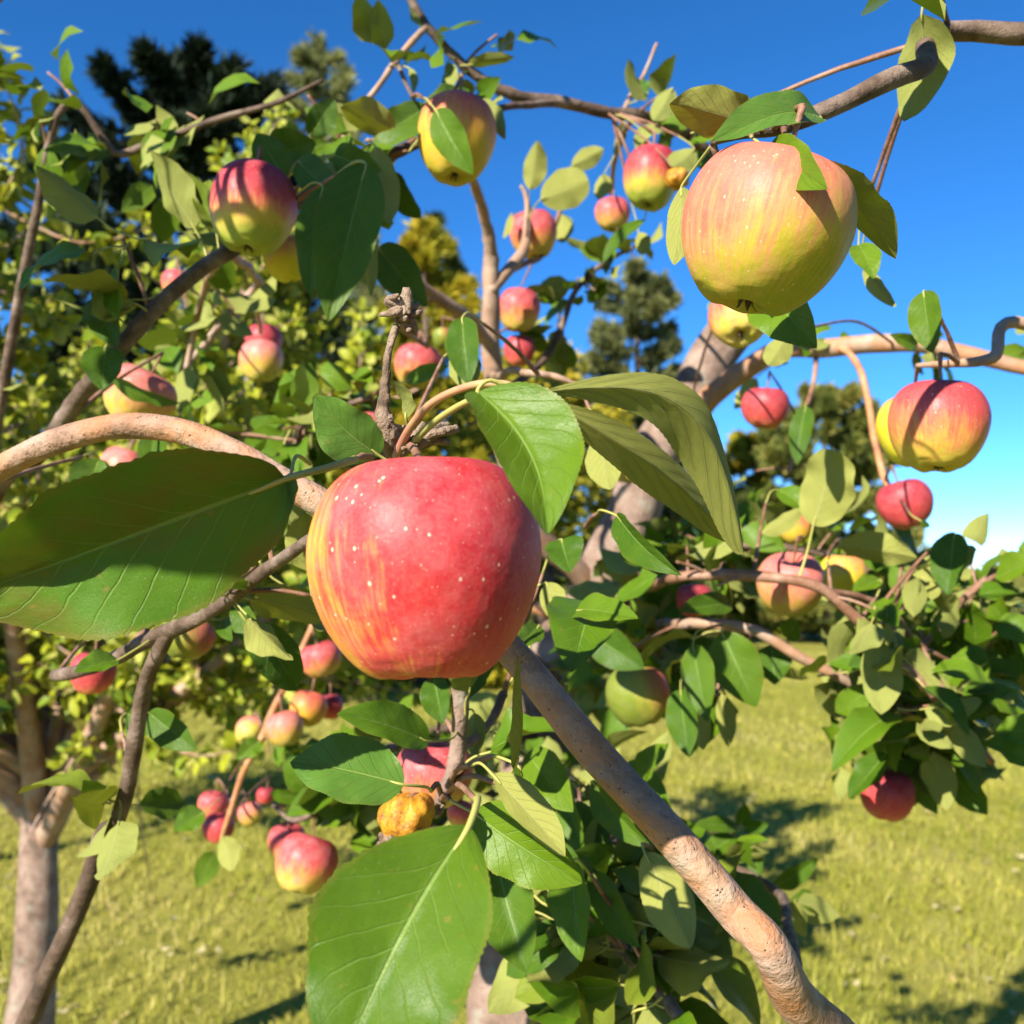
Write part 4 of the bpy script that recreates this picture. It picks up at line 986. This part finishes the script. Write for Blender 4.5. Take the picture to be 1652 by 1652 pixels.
# round the blushed apple
leaf((1225, 205, .41), (1080, 168, .40), 92, -20, 'under', 0.35, 0.7, 'leaf_yellow', 0.15, keys='near_right', hi=True)
leaf((1325, 192, .42), (1148, 228, .385), 84, 44, 'top', 0.3, 0.6, 'leaf_pale', 0.12, keys='near_right', hi=True)
leaf((1238, 240, .40), (1335, 305, .350), 80, 0, 'top', 0.2, 0.3, 'leaf_fresh', 0.1, att=(1210, 216, .453), hi=True)
leaf((1300, 262, .39), (1445, 418, .42), 104, 45, 'under', 0.3, 0.3, 'leaf_bronze', 0.1, att=(1265, 208, .45), hi=True)
leaf((1240, 470, .50), (1318, 562, .46), 108, 8, 'top', 0.35, 0.3, 'leaf_fresh', 0.1, keys='near_right', hi=True, basew=0.4)
leaf((1100, 300, .50), (1088, 428, .48), 56, 20, 'under', 0.35, 0.4, 'leaf_yellow', 0.1, keys='near_right')
leaf((1115, 215, .60), (1210, 200, .55), 44, 50, 'under', 0.35, 0.4, 'leaf', 0.1, keys='near_right')
leaf((1385, 395, .60), (1410, 450, .58), 50, 20, 'top', 0.35, 0.4, 'leaf_fresh', 0.1, keys=('near_right', 'right'))
leaf((1395, 430, .62), (1446, 495, .60), 30, 30, 'under', 0.35, 0.8, 'leaf_yellow', 0.1, keys=('near_right', 'right'))
leaf((1270, 540, .70), (1240, 590, .68), 46, 10, 'under', 0.3, 0.3, 'leaf_yellow', 0.1, keys='right')
leaf((1490, 470, .60), (1505, 570, .58), 60, 20, 'top', 0.3, 0.3, 'leaf', 0.1, keys='edge_top')
leaf((1480, 560, .9), (1435, 540, .88), 26, 20, 'top', 0.3, 0.3, 'leaf_fresh', 0.1, keys='right')
# golden apple and top of the picture
leaf((703, 178, .735), (764, 282, .725), 62, 12, 'top', 0.45, 0.4, 'leaf_fresh', 0.1, att=(664, 156, .84), hi=True)
leaf((690, 172, .86), (600, 232, .84), 56, 20, 'top', 0.3, 0.3, 'leaf', 0.1, keys=('hook', 'left_up'))
leaf((775, 160, .84), (815, 225, .82), 34, 35, 'under', 0.4, 0.3, 'leaf', 0.1, keys='top2')
leaf((722, 100, .92), (730, 140, .9), 26, 20, 'under', 0.3, 0.3, 'leaf', 0.1, keys='top')
leaf((660, 110, .92), (668, 150, .9), 18, 40, 'under', 0.3, 0.3, 'leaf', 0.1, keys='top_left')
leaf((755, 105, .9), (830, 92, .88), 30, 40, 'under', 0.3, 0.3, 'leaf', 0.1, keys='top')
leaf((855, 306, 1.20), (868, 226, 1.18), 42, 10, 'under', 0.35, 0.5, 'leaf_yellow', 0.1, keys='fork')
leaf((872, 322, 1.20), (950, 292, 1.16), 66, 5, 'under', 0.2, 0.3, 'leaf_yellow', 0.06, keys='fork', basew=0.5, tipw=0.5)
leaf((922, 268, 1.25), (974, 240, 1.22), 36, 5, 'under', 0.3, 0.3, 'leaf_yellow', 0.06, keys='fork2')
leaf((905, 345, 1.35), (908, 392, 1.33), 36, 20, 'under', 0.3, 0.3, 'leaf_yellow', 0.06, keys='fork2')
leaf((825, 345, 1.26), (812, 385, 1.25), 16, 40, 'under', 0.3, 0.3, 'leaf_yellow', 0.06, keys='fork')
leaf((1040, 355, 1.0), (972, 425, .98), 34, 50, 'top', 0.3, 0.4, 'leaf', 0.06, keys='top')
leaf((1030, 375, 1.02), (1040, 410, 1.0), 30, 20, 'under', 0.3, 0.4, 'leaf_yellow', 0.06, keys='top')
leaf((1085, 142, 1.0), (1055, 195, .98), 40, 10, 'under', 0.3, 0.4, 'leaf', 0.06, keys='top')
leaf((1120, 240, .95), (1085, 270, .93), 48, 20, 'under', 0.3, 0.4, 'leaf', 0.06, keys='top')
leaf((1030, 205, 1.0), (1040, 228, .99), 46, 20, 'under', 0.3, 0.4, 'leaf', 0.06, keys='top')
leaf((1045, 150, 1.05), (1025, 132, 1.05), 26, 20, 'top', 0.3, 0.4, 'leaf_pale', 0.06, keys='top_shoot')
leaf((975, 280, 1.15), (965, 322, 1.14), 30, 20, 'under', 0.3, 0.4, 'leaf_yellow', 0.06, keys='top_hang')
leaf((1005, 195, 1.1), (990, 250, 1.12), 24, 40, 'under', 0.3, 0.4, 'leaf_yellow', 0.06, keys='top_hang')
# drooping shaded leaves at the dark bough
leaf((590, 265, .66), (530, 520, .62), 112, 5, 'top', 0.35, 0.3, 'leaf', 0.1, keys='left_up', hi=True)
leaf((520, 300, .68), (500, 480, .66), 62, 20, 'top', 0.3, 0.3, 'leaf', 0.1, keys='left_up')
leaf((560, 300, .72), (598, 480, .68), 46, 40, 'under', 0.35, 0.3, 'leaf_yellow', 0.1, keys='left_up')
leaf((605, 235, .74), (628, 362, .72), 56, 12, 'under', 0.35, 0.4, 'leaf_yellow', 0.1, keys='left_up')
leaf((610, 400, .74), (690, 495, .71), 72, 5, 'top', 0.3, 0.3, 'leaf', 0.1, keys='tan_left')
leaf((540, 250, .72), (615, 275, .70), 60, 10, 'top', 0.3, 0.3, 'leaf', 0.1, keys='left_up')
leaf((480, 260, .74), (560, 330, .70), 62, 10, 'top', 0.3, 0.3, 'leaf', 0.1, keys='left_up')
leaf((440, 250, .76), (510, 230, .74), 70, 0, 'top', 0.3, 0.3, 'leaf', 0.1, keys='left_up')
leaf((460, 290, .74), (415, 215, .74), 60, 0, 'top', 0.3, 0.3, 'leaf', 0.1, keys='left_up')
leaf((500, 220, .8), (540, 160, .8), 50, 0, 'top', 0.3, 0.3, 'leaf', 0.1, keys='top_left')
leaf((170, 560, .68), (165, 630, .66), 70, 10, 'top', 0.3, 0.3, 'leaf', 0.1, keys='left_up')
leaf((150, 480, .70), (190, 560, .68), 60, 10, 'top', 0.3, 0.3, 'leaf', 0.1, keys='left_up')
leaf((175, 600, .78), (290, 650, .74), 46, 60, 'top', 0.3, 0.5, 'leaf', 0.1, keys='left_up')
leaf((250, 700, .7), (240, 770, .68), 48, 10, 'top', 0.3, 0.3, 'leaf', 0.1, keys='arch')
leaf((160, 740, .72), (130, 830, .70), 70, 10, 'top', 0.3, 0.3, 'leaf', 0.1, keys='arch')
leaf((380, 975, .60), (425, 1055, .58), 46, 20, 'top', 0.3, 0.6, 'leaf', 0.1, keys='low_left')
leaf((360, 1000, .62), (375, 1035, .6), 30, 20, 'top', 0.3, 0.6, 'leaf', 0.1, keys='low_left')
leaf((190, 1065, .58), (120, 1085, .56), 46, 40, 'top', 0.3, 0.4, 'leaf_fresh', 0.1, keys='low_left')
leaf((240, 1150, .66), (318, 1210, .64), 56, 15, 'top', 0.3, 0.3, 'leaf', 0.1, keys='low_left2')
leaf((205, 1150, .70), (250, 1180, .68), 50, 30, 'top', 0.3, 0.3, 'leaf', 0.1, keys='low_left2')
leaf((420, 1195, 1.22), (382, 1225, 1.2), 34, 10, 'top', 0.3, 0.3, 'leaf_fresh', 0.1, keys='orange')
leaf((330, 1310, 1.0), (280, 1340, .98), 44, 20, 'top', 0.3, 0.3, 'leaf_fresh', 0.1, keys='orange')
leaf((358, 1350, 1.25), (375, 1405, 1.22), 42, 20, 'under', 0.3, 0.3, 'leaf_yellow', 0.1, keys='orange')
# right side
leaf((1312, 848, .80), (1342, 726, .78), 96, -22, 'under', 0.3, 0.5, 'leaf_yellow', 0.12, keys='long_right', hi=True, basew=0.45, tipw=0.45)
leaf((1230, 860, .85), (1295, 820, .82), 36, 30, 'under', 0.35, 0.6, 'leaf_yellow', 0.1, keys='long_right')
leaf((1255, 790, .9), (1310, 835, .88), 44, 30, 'top', 0.35, 0.6, 'leaf_fresh', 0.1, keys='long_right')
leaf((1355, 880, .86), (1480, 900, .82), 62, 30, 'under', 0.3, 0.5, 'leaf_yellow', 0.15, keys='long_right', hi=True)
leaf((1420, 935, .84), (1375, 955, .82), 32, 30, 'top', 0.3, 0.4, 'leaf_fresh', 0.1, keys='long_right')
leaf((1300, 655, 1.1), (1285, 750, 1.08), 40, 15, 'top', 0.3, 0.3, 'leaf', 0.1, keys='hang2')
leaf((1220, 610, 1.2), (1185, 660, 1.2), 32, 20, 'under', 0.3, 0.3, 'leaf_yellow', 0.1, keys='right')
leaf((1485, 840, .9), (1500, 850, .9), 12, 20, 'top', 0.3, 0.3, 'leaf', 0.1, keys='hang')
leaf((1180, 975, .86), (1095, 985, .82), 44, 25, 'top', 0.3, 0.4, 'leaf', 0.1, keys='long_right')
leaf((1165, 1020, .86), (1220, 1140, .84), 84, 5, 'top', 0.3, 0.2, 'leaf', 0.1, keys='low_right')
leaf((1270, 1030, .92), (1285, 1000, .9), 40, 5, 'top', 0.3, 0.2, 'leaf_fresh', 0.1, keys='low_right')
leaf((1245, 1040, .90), (1250, 1105, .88), 60, 5, 'top', 0.3, 0.2, 'leaf', 0.1, keys='low_right')
leaf((1118, 1040, .82), (1142, 1165, .78), 60, 20, 'top', 0.3, 0.3, 'leaf', 0.1, keys='low_right')
leaf((950, 1022, .88), (1040, 1078, .85), 66, 10, 'top', 0.3, 0.3, 'leaf', 0.1, keys='dark_right')
leaf((1098, 1112, .84), (1112, 1222, .80), 60, 20, 'top', 0.3, 0.3, 'leaf', 0.1, keys='dark_right')
leaf((1120, 1130, .86), (1135, 1210, .84), 40, 10, 'under', 0.35, 0.3, 'leaf_yellow', 0.1, keys='dark_right')
leaf((1165, 1120, .88), (1175, 1205, .86), 36, 15, 'under', 0.35, 0.3, 'leaf_yellow', 0.1, keys='dark_right')
leaf((1450, 1155, .80), (1342, 1245, .76), 70, 30, 'top', 0.4, 0.8, 'leaf_fresh', 0.1, keys='edge_r', hi=True)
leaf((1440, 1060, .84), (1368, 1075, .80), 50, 30, 'top', 0.3, 0.3, 'leaf_pale', 0.1, keys=('edge_r', 'low_right'))
leaf((1500, 1070, .82), (1420, 1118, .80), 56, 10, 'top', 0.3, 0.3, 'leaf_fresh', 0.1, keys='edge_r')
leaf((1460, 1010, .90), (1380, 1040, .88), 40, 20, 'under', 0.3, 0.3, 'leaf_yellow', 0.1, keys='edge_r')
leaf((1400, 1130, .92), (1365, 1180, .9), 50, 10, 'top', 0.3, 0.3, 'leaf', 0.1, keys='edge_r')
leaf((1430, 1215, .86), (1370, 1290, .84), 50, 30, 'top', 0.3, 0.3, 'leaf', 0.1, keys='edge_r')
leaf((1540, 860, .8), (1530, 960, .78), 64, 20, 'top', 0.3, 0.3, 'leaf', 0.1, keys=('edge_r', 'long_right2'))
leaf((1500, 915, .86), (1475, 975, .84), 60, 20, 'under', 0.3, 0.3, 'leaf_yellow', 0.1, keys=('edge_r', 'long_right2'))
for a_ in (((1190, 1335, 1.1), (1120, 1330, 1.08), 28), ((1185, 1350, 1.1), (1130, 1385, 1.08), 38), ((1195, 1330, 1.1), (1200, 1295, 1.08), 28), ((1200, 1335, 1.1), (1240, 1330, 1.08), 26), ((1215, 1370, 1.1), (1225, 1420, 1.08), 28), ((1165, 1375, 1.1), (1195, 1425, 1.08), 30), ((1250, 1430, 1.0), (1320, 1385, .98), 34)):
    leaf(*a_, 20, 'top', 0.3, 0.3, 'leaf', 0.1, keys='bottom_r')

# ================================================================ leaves growing along the twigs
VAR = []
for s in range(8):
    rg = np.random.default_rng(50 + s)
    bl = leaf_geo(1.0, rg.uniform(0.5, 0.64), rg.uniform(0.15, 0.55), rg.uniform(0.1, 1.0), rg.uniform(0.08, 0.25), rg.uniform(-0.4, 0.4), 14, 3, 0, 0.012, 50 + s, rg.uniform(0.7, 0.95), rg.uniform(0.42, 0.65), rg.uniform(-0.05, 0.05))
    VAR.append(leaf_with_stalk(bl, [(-0.42, 0, -0.10, 0.016), (-0.2, 0, -0.01, 0.014), (0.0, 0, 0, 0.013), (0.08, 0, bl[0][10][2] - 0.006, 0.006)], 5))
VMESH = {}
def vmesh(s, mat):
    if (s, mat) not in VMESH:
        V_, F_, U_, mi = VAR[s]
        VMESH[(s, mat)] = make_mesh("leaf", V_, F_, [MAT[mat], MAT['petiole']], mi, U_)
    return VMESH[(s, mat)]
LOWV = []     # light versions for the masses
for s in range(6):
    rg = np.random.default_rng(80 + s)
    LOWV.append(leaf_geo(1.0, rg.uniform(0.5, 0.66), rg.uniform(0.15, 0.5), rg.uniform(0.1, 1.1), 0.2, rg.uniform(-0.4, 0.4), 5, 1, 0, 0, 80 + s, 0.8, 0.55, 0.0))
def leaf_mass(name, mats4, rn, mat, parent, inv):
    """join many leaves (list of 4x4 arrays) into one mesh"""
    Vs, Ts, Us, Rs, off = [], [], [], [], 0
    A = np.array(mats4)
    pick = np.arange(len(A)) % len(LOWV)
    for s in range(len(LOWV)):
        M_ = A[pick == s]
        if not len(M_): continue
        v = np.array(LOWV[s][0]); f = np.array(LOWV[s][1]); u = np.array(LOWV[s][2])
        W_ = np.einsum('nij,kj->nki', M_[:, :3, :3], v) + M_[:, None, :3, 3]
        Vs.append(W_.reshape(-1, 3))
        Ts.append((f[None] + (np.arange(len(M_)) * len(v))[:, None, None] + off).reshape(-1, 4))
        Us.append(np.tile(u, (len(M_), 1)))
        Rs.append(np.repeat(np.array(rn)[pick == s], len(v)))
        off += len(M_) * len(v)
    o = link(name, np_mesh(name, np.vstack(Vs), np.vstack(Ts), [MAT[mat]], uv=np.vstack(Us), rnd=np.concatenate(Rs), smooth=True), parent, inv)
    return tag(o, None, None, None, "stuff")
def leaf_frame(base, d, nrm, size):
    d = d.normalized()
    n = (nrm - d * nrm.dot(d))
    n = n.normalized() if n.length > 1e-4 else d.orthogonal().normalized()
    y = n.cross(d)
    o = base + d * size * 0.42
    return Matrix(((d.x * size, y.x * size, n.x * size, o.x), (d.y * size, y.y * size, n.y * size, o.y), (d.z * size, y.z * size, n.z * size, o.z), (0, 0, 0, 1)))
CLEAR = [  # sky and lawn windows of the view that stay open: x0, y0, x1, y1
    (815, 100, 1000, 225), (800, 195, 850, 330), (1110, 560, 1190, 600), (1400, 380, 1480, 540), (1500, 760, 1560, 880), (1180, 1110, 1340, 1330),
    (230, 1060, 400, 1290), (1010, 420, 1110, 600), (560, 130, 680, 190), (1310, 570, 1380, 620), (640, 250, 760, 330), (1220, 1000, 1300, 1090), (1090, 1230, 1330, 1330), (900, 100, 1010, 330), (1260, 580, 1480, 740)]
LIT = [(Vector(p), 0.045) for p in BR['limb'][1][18:52:3]] + [(P(*q), r) for q, r in (((300, 960, .33), .03), ((180, 970, .33), .03), ((560, 1240, .385), .04), ((640, 1420, .29), .04), ((700, 1500, .28), .04), ((555, 690, .38), .03),
       ((1130, 750, .36), .03), ((1190, 840, .38), .02), ((870, 730, .31), .03), ((930, 1030, .54), .03), ((250, 700, .475), .03), ((150, 700, .485), .03))]
SHADED = ("shade", "shaded", "dark")
LIT += [(P(418, 345, .67), 0.012)]
LIT += [(P(ax, ay, ad), ar * ad / F * 0.8) for ax, ay, ar, ad in APPLES[:30] if (ax, ay) not in ((408, 337), (540, 372))]
LITP = np.array([p for p, r in LIT]); LITR = np.array([r for p, r in LIT]); SUNV = np.array(SUN)
def lets_sun(c, size):
    """whether a leaf at c leaves the sunlit places of the photograph in the sun"""
    w = np.array(c) - LITP
    al = w @ SUNV
    pe = np.linalg.norm(w - al[:, None] * SUNV, axis=1)
    return not np.any((al > 0.03) & (pe < LITR + size * 0.3))
def clear_of(base, tip, size):
    if not lets_sun((Vector(base) + Vector(tip)) / 2, size): return False
    bx, by, bd = proj(base); tx, ty, td = proj(tip)
    mx, my, md = (bx + tx) / 2, (by + ty) / 2, (bd + td) / 2
    if md < 0.45 and -100 < mx < 1750 and -100 < my < 1750:
        return False
    rp = size * F / max(md, 0.05) * 0.45
    for ax, ay, ar, ad in APPLES:
        if md < ad + 0.02 and (mx - ax) ** 2 + (my - ay) ** 2 < (ar + rp) ** 2:
            return False
    for x0, y0, x1, y1 in CLEAR:
        for qx, qy in ((bx, by), (mx, my), (tx, ty)):
            if x0 < qx < x1 and y0 < qy < y1:
                return False
    return True
GROW = [('edge_r2', 0, 1, 30, 6, .038, .06), ('fill_r', .1, 1, 40, 5, .038, .062), ('fill_t', .15, 1, 22, 5, .04, .062), ('fill_d', .2, 1, 26, 5, .04, .065), ('fill_l', .2, 1, 20, 5, .04, .062), ('left_up', .5, .95, 12, 5, .04, .065), ('mid_dark', .3, 1, 16, 5, .04, .06),  # branch, from, to (share of its length), clusters, leaves each, leaf length min, max
    ('left_up', .45, .98, 16, 4, .038, .06), ('top', .10, .95, 15, 3, .028, .05), ('top_left', 0, 1, 9, 3, .03, .05), ('twig_a', .2, 1, 7, 3, .04, .06), ('twig_b', .1, 1, 7, 3, .035, .06),
    ('tan_left', .1, 1, 12, 4, .035, .06), ('tan_left2', 0, 1, 5, 3, .04, .06), ('fork', .1, .7, 4, 2, .035, .05), ('up', .35, .62, 8, 3, .04, .06), ('mid_dark', .2, 1, 18, 4, .04, .065),
    ('orange', .18, 1, 24, 4, .04, .065), ('low_left', .25, 1, 9, 3, .035, .055), ('low_left2', .1, .6, 6, 3, .035, .055), ('spur_low', .35, 1, 7, 3, .035, .055), ('long_right', .1, 1, 26, 4, .035, .06),
    ('long_right2', .1, 1, 9, 4, .03, .05), ('low_right', .1, 1, 26, 4, .04, .062), ('dark_right', .1, 1, 30, 5, .04, .065), ('edge_r', 0, 1, 22, 5, .035, .06), ('bottom', .05, 1, 26, 5, .045, .07), ('low_mid', .1, 1, 22, 5, .04, .065), ('near_right', .3, .8, 8, 3, .05, .075), ('edge_top', .2, 1, 4, 3, .04, .06),
    ('bottom_b', .1, 1, 6, 4, .04, .06), ('bottom_r', .2, 1, 9, 4, .03, .05), ('right', .3, 1, 8, 3, .03, .05), ('hang2', .3, 1, 4, 2, .03, .045), ('hang', .0, .5, 4, 2, .025, .035), ('limb', .12, .6, 8, 3, .035, .055), ('mid_tan', .1, .6, 4, 3, .035, .05)]
cand = []
for key, u0, u1, nc, per, s0, s1 in GROW:
    ob, S, Rr = BR[key]
    for c in range(nc):
        u = u0 + (u1 - u0) * random.random()
        i = min(len(S) - 1, int(u * (len(S) - 1)))
        p = Vector(S[i])
        if random.random() < 0.55 and Rr[i] > 0.002:       # short side shoot
            q = p + Vector((random.gauss(0, 1), random.gauss(0, 1) * 0.7, random.gauss(0.2, 0.9))).normalized() * random.uniform(0.015, 0.06)
            if clear_of(p, q, 0.01):
                shoot = (p, q)
            else:
                continue
        else:
            shoot, q = None, p
        for k in range(per):
            d = Vector((random.gauss(0, 1), random.gauss(0, 1), random.gauss(-0.25, 0.8))).normalized()
            n = SUN * 0.55 + Vector((0, 0, 0.6)) + Vector((random.gauss(0, 1), random.gauss(0, 1), random.gauss(0, 1))) * 0.55
            if random.random() < 0.40: n = -n
            size = random.uniform(s0, s1)
            M = leaf_frame(q, d, n, size)
            if not clear_of(q, q + d * size * 1.4, size): continue
            a = proj(M @ Vector((0.5, 0, 0)))
            vis = size * F / max(a[2], 0.05) if (0 < a[0] < 1652 and 0 < a[1] < 1652) else 0
            cand.append((vis, key, M, random.choice(('leaf', 'leaf', 'leaf_fresh', 'leaf_fresh', 'leaf_yellow', 'leaf_yellow')), shoot))
done = set()
for c in cand:
    if c[4] is not None and id(c[4][0]) not in done:
        done.add(id(c[4][0]))
        add_twig(c[4][0], c[4][1], 0.0016, 0.0012, 'twig', 0.05)
cand.sort(key=lambda c: -c[0])
room = max(0, 300 - len(HAND))
for j, (vis, key, M, mt, sh) in enumerate(cand[:room]):
    link("leaf", vmesh(j % len(VAR), mt), BR[key][0], M)
if cand[room:]:
    leaf_mass("foliage", [np.array(c[2]) for c in cand[room:]], [random.random() for c in cand[room:]], 'leaf_fresh', TREE, TREE_INV)

# ================================================================ unseen boughs of the same tree, added towards the sun to cast shade
def shade_bough(targets, key, mat='bark_dark', flat=False):
    """a leafy bough whose leaves stand between the sun and the given places; targets: px, py, distance, metres towards the sun, leaf length"""
    pts = [P(a, b, d) + SUN * s for a, b, d, s, L in targets]
    rows = [(*(p + Vector((0.012, -0.012, 0.02))), 0.003) for p in pts]
    end = pts[-1] + Vector((-0.5, 0.1, -0.5))
    A = catmull(rows + [(*end, 0.007), (-1.0, 0.9, 0.75, 0.012), (-0.4, 1.25, 0.45, 0.018), (0.0, 1.36, 0.3, 0.02)], 8)
    V, Fc = tube(A, 8, 0.12, 5)
    ob = link("branch", make_mesh("branch", V, Fc, [MAT[mat]]), TREE, TREE_INV)
    BR[key] = (ob, A[:, :3], A[:, 3])
    for j, ((a, b, d, s, L), p) in enumerate(zip(targets, pts)):
        dr = Vector((random.gauss(0, 0.3), random.gauss(0, 0.3), -0.8)) if not flat else Vector((-0.95, 0.2, random.gauss(-0.3, 0.06)))
        dr = (dr - SUN * dr.dot(SUN)).normalized()
        off = p - P(418, 345, .67); off -= SUN * off.dot(SUN)
        if off.length < 0.040: continue        # the gap that lets one patch of sun onto the dark apple
        M = leaf_frame(p - dr * L * 0.9, dr, SUN + Vector((random.gauss(0, .15), random.gauss(0, .15), random.gauss(0, .15))), L)
        link("leaf", vmesh(j % len(VAR), 'leaf'), ob, M)
def patch(a, b, d, s, r, n, L, gap=None):
    """n leaves spread in a disc of r metres between the sun and the place (px, py, distance)"""
    out = []
    u = SUN.orthogonal().normalized(); v = SUN.cross(u)
    for k in range(n):
        rr, an = r * math.sqrt((k + 0.5) / n), k * 2.399
        q = P(a, b, d) + u * rr * math.cos(an) + v * rr * math.sin(an)
        x_, y_, d_ = proj(q)
        if gap and (x_ - gap[0]) ** 2 + (y_ - gap[1]) ** 2 < gap[2] ** 2: continue
        out.append((x_, y_, d_, s + random.uniform(-.03, .03), L * random.uniform(.85, 1.15)))
    return out
def ring(a, b, d, s, r, n, L):
    """leaves in a circle round the line to the sun, a small gap of light in the middle"""
    u = SUN.orthogonal().normalized(); v = SUN.cross(u)
    qs = [P(a, b, d) + u * r * math.cos(k * 6.283 / n) + v * r * math.sin(k * 6.283 / n) for k in range(n)]
    return [proj(q) + (s + 0.012 * (k % 2), L) for k, q in enumerate(qs)]
shade_bough([(375, 760, .325, .26, .075), (240, 785, .325, .28, .075), (90, 810, .32, .29, .075), (300, 715, .33, .27, .08)], 'shade_low', flat=True)
shade_bough(ring(418, 345, .67, .30, .0370, 8, .046) + ring(418, 345, .67, .33, .056, 10, .05) + patch(540, 390, .68, .38, .06, 14, .075) + patch(470, 260, .74, .38, .05, 10, .07) + patch(640, 440, .72, .42, .03, 4, .07) + patch(250, 500, .70, .36, .05, 8, .07), 'shade_high')
shade_bough(patch(765, 190, .80, .45, .022, 5, .05) + patch(1180, 640, 1.38, .9, .02, 2, .06), 'shade_top')

# ================================================================ neighbouring apple trees
def neighbour(x, y, h, r, seed, label, nleaf, keep=300, zmin=0.9, group="apple trees behind the near one"):
    rg = np.random.default_rng(seed)
    root = tag(empty("apple_tree", (x, y, 0)), label, "tree", group)
    inv = T_((-x, -y, 0))
    O = np.array([x, y, 0.0])
    V, Fc = tube(catmull([(x, y, -0.1, 0.075), (x + 0.03, y, 0.5, 0.06), (x + 0.02, y + 0.04, 0.95, 0.05)], 6), 12, 0.1, seed)
    link("trunk", make_mesh("trunk", V, Fc, [MAT['bark']]), root, inv)
    leaves = []
    nl = 18
    for i in range(nl):
        a = i * 2.399 + rg.normal() * 0.2
        el = rg.uniform(0.1, 1.2)
        R = r * rg.uniform(0.75, 1.08)
        tip = np.array([x + R * math.cos(a) * math.cos(el * 0.75), y + R * math.sin(a) * math.cos(el * 0.75), zmin + 0.2 + (h - zmin - 0.2) * math.sin(el) * rg.uniform(0.8, 1.05)])
        s = np.array([x + 0.02, y + 0.03, 0.75 + 0.03 * i % 0.3])
        m = s * 0.5 + tip * 0.5 + np.array([0, 0, 0.18]) + rg.normal(size=3) * 0.1
        A = catmull([(*s, 0.032), (*m, 0.018), (*tip, 0.003)], 10)
        VV, FF = tube(A, 8, 0.1, i)
        nt = 24
        for j in range(nt):
            u = rg.uniform(0.22, 1.0)
            k = int(u * (len(A) - 1))
            p = A[k, :3]
            dr = rg.normal(size=3) + np.array([0, 0, 0.35]) + (p - (O + [0, 0, 1.2])) * 0.4
            dr /= np.linalg.norm(dr)
            L = rg.uniform(0.18, 0.55) * (1.2 - 0.5 * u)
            q = p + dr * L + np.array([0, 0, -0.04])
            TW = catmull([(*p, 0.005), (*((p + q) / 2 + rg.normal(size=3) * 0.03), 0.0035), (*q, 0.0015)], 4)
            v, f = tube(TW, 5, 0.0, j)
            b0 = len(VV); VV += v; FF += [tuple(w + b0 for w in g) for g in f]
            per = max(2, int(nleaf / nl / nt))
            for _ in range(per):
                t0 = TW[int(rg.integers(1, len(TW))), :3]
                d = Vector(rg.normal(size=3) + np.array([0, 0, -0.15])).normalized()
                n = SUN * 0.9 + Vector((0, 0, 0.35)) + Vector(rg.normal(size=3)) * 0.5
                if rg.random() < 0.28: n = -n
                sz = rg.uniform(0.030, 0.055)
                if t0[2] < zmin * 0.85: continue
                M = leaf_frame(Vector(t0), d, n, sz)
                leaves.append(M)
        link("limb", make_mesh("limb", VV, FF, [MAT['bark_tan']]), root, inv)
    def vis(M):
        a = proj(M.translation)
        return 1 / a[2] if (0 < a[0] < 1652 and 0 < a[1] < 1652) else 0
    leaves.sort(key=lambda M: -vis(M))
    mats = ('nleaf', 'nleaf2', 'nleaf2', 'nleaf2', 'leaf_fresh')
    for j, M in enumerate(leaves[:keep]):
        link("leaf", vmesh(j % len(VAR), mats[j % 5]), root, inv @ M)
    rest = leaves[keep:]
    half = len(rest) // 3
    rg.shuffle(rest)
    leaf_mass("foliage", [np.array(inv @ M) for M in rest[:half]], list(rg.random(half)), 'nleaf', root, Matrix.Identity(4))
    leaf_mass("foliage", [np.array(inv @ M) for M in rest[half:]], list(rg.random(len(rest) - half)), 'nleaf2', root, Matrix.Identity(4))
    return root
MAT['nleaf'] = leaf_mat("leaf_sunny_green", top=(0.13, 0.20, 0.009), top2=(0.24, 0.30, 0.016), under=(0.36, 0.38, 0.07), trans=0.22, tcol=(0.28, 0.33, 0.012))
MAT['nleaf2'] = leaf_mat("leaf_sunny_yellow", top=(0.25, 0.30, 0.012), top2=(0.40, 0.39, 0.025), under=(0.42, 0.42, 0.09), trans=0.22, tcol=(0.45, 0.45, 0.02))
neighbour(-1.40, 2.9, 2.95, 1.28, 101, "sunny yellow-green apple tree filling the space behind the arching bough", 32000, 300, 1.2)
neighbour(-3.0, 5.2, 3.2, 1.6, 102, "apple tree standing in front of the shade-dark spruce", 16000, 200, 1.2)

# ================================================================ fallen leaves on the lawn
fl = []
for k in range(420):
    y_ = random.uniform(2.6, 10.0)
    x_ = random.uniform(-0.62, 0.62) * y_
    dr = Vector((random.gauss(0, 1), random.gauss(0, 1), random.gauss(0, 0.12)))
    nn = Vector((random.gauss(0, .35), random.gauss(0, .35), random.choice((1, -1))))
    fl.append(np.array(leaf_frame(Vector((x_, y_, float(gz(x_, y_)) + random.uniform(0.03, 0.05))), dr, nn, random.uniform(0.035, 0.06))))
MAT['fallen'] = leaf_mat("leaf_fallen_tan", top=(0.34, 0.24, 0.07), top2=(0.48, 0.40, 0.14), under=(0.50, 0.42, 0.22), vein=(0.4, 0.3, 0.12), trans=0.1, tcol=(0.4, 0.3, 0.05), brown=0.8)
fo = leaf_mass("fallen_leaves", fl, [random.random() for _ in fl], 'fallen', None, Matrix.Identity(4))
tag(fo, "tan and yellow fallen leaves scattered over the lawn", "fallen leaves")
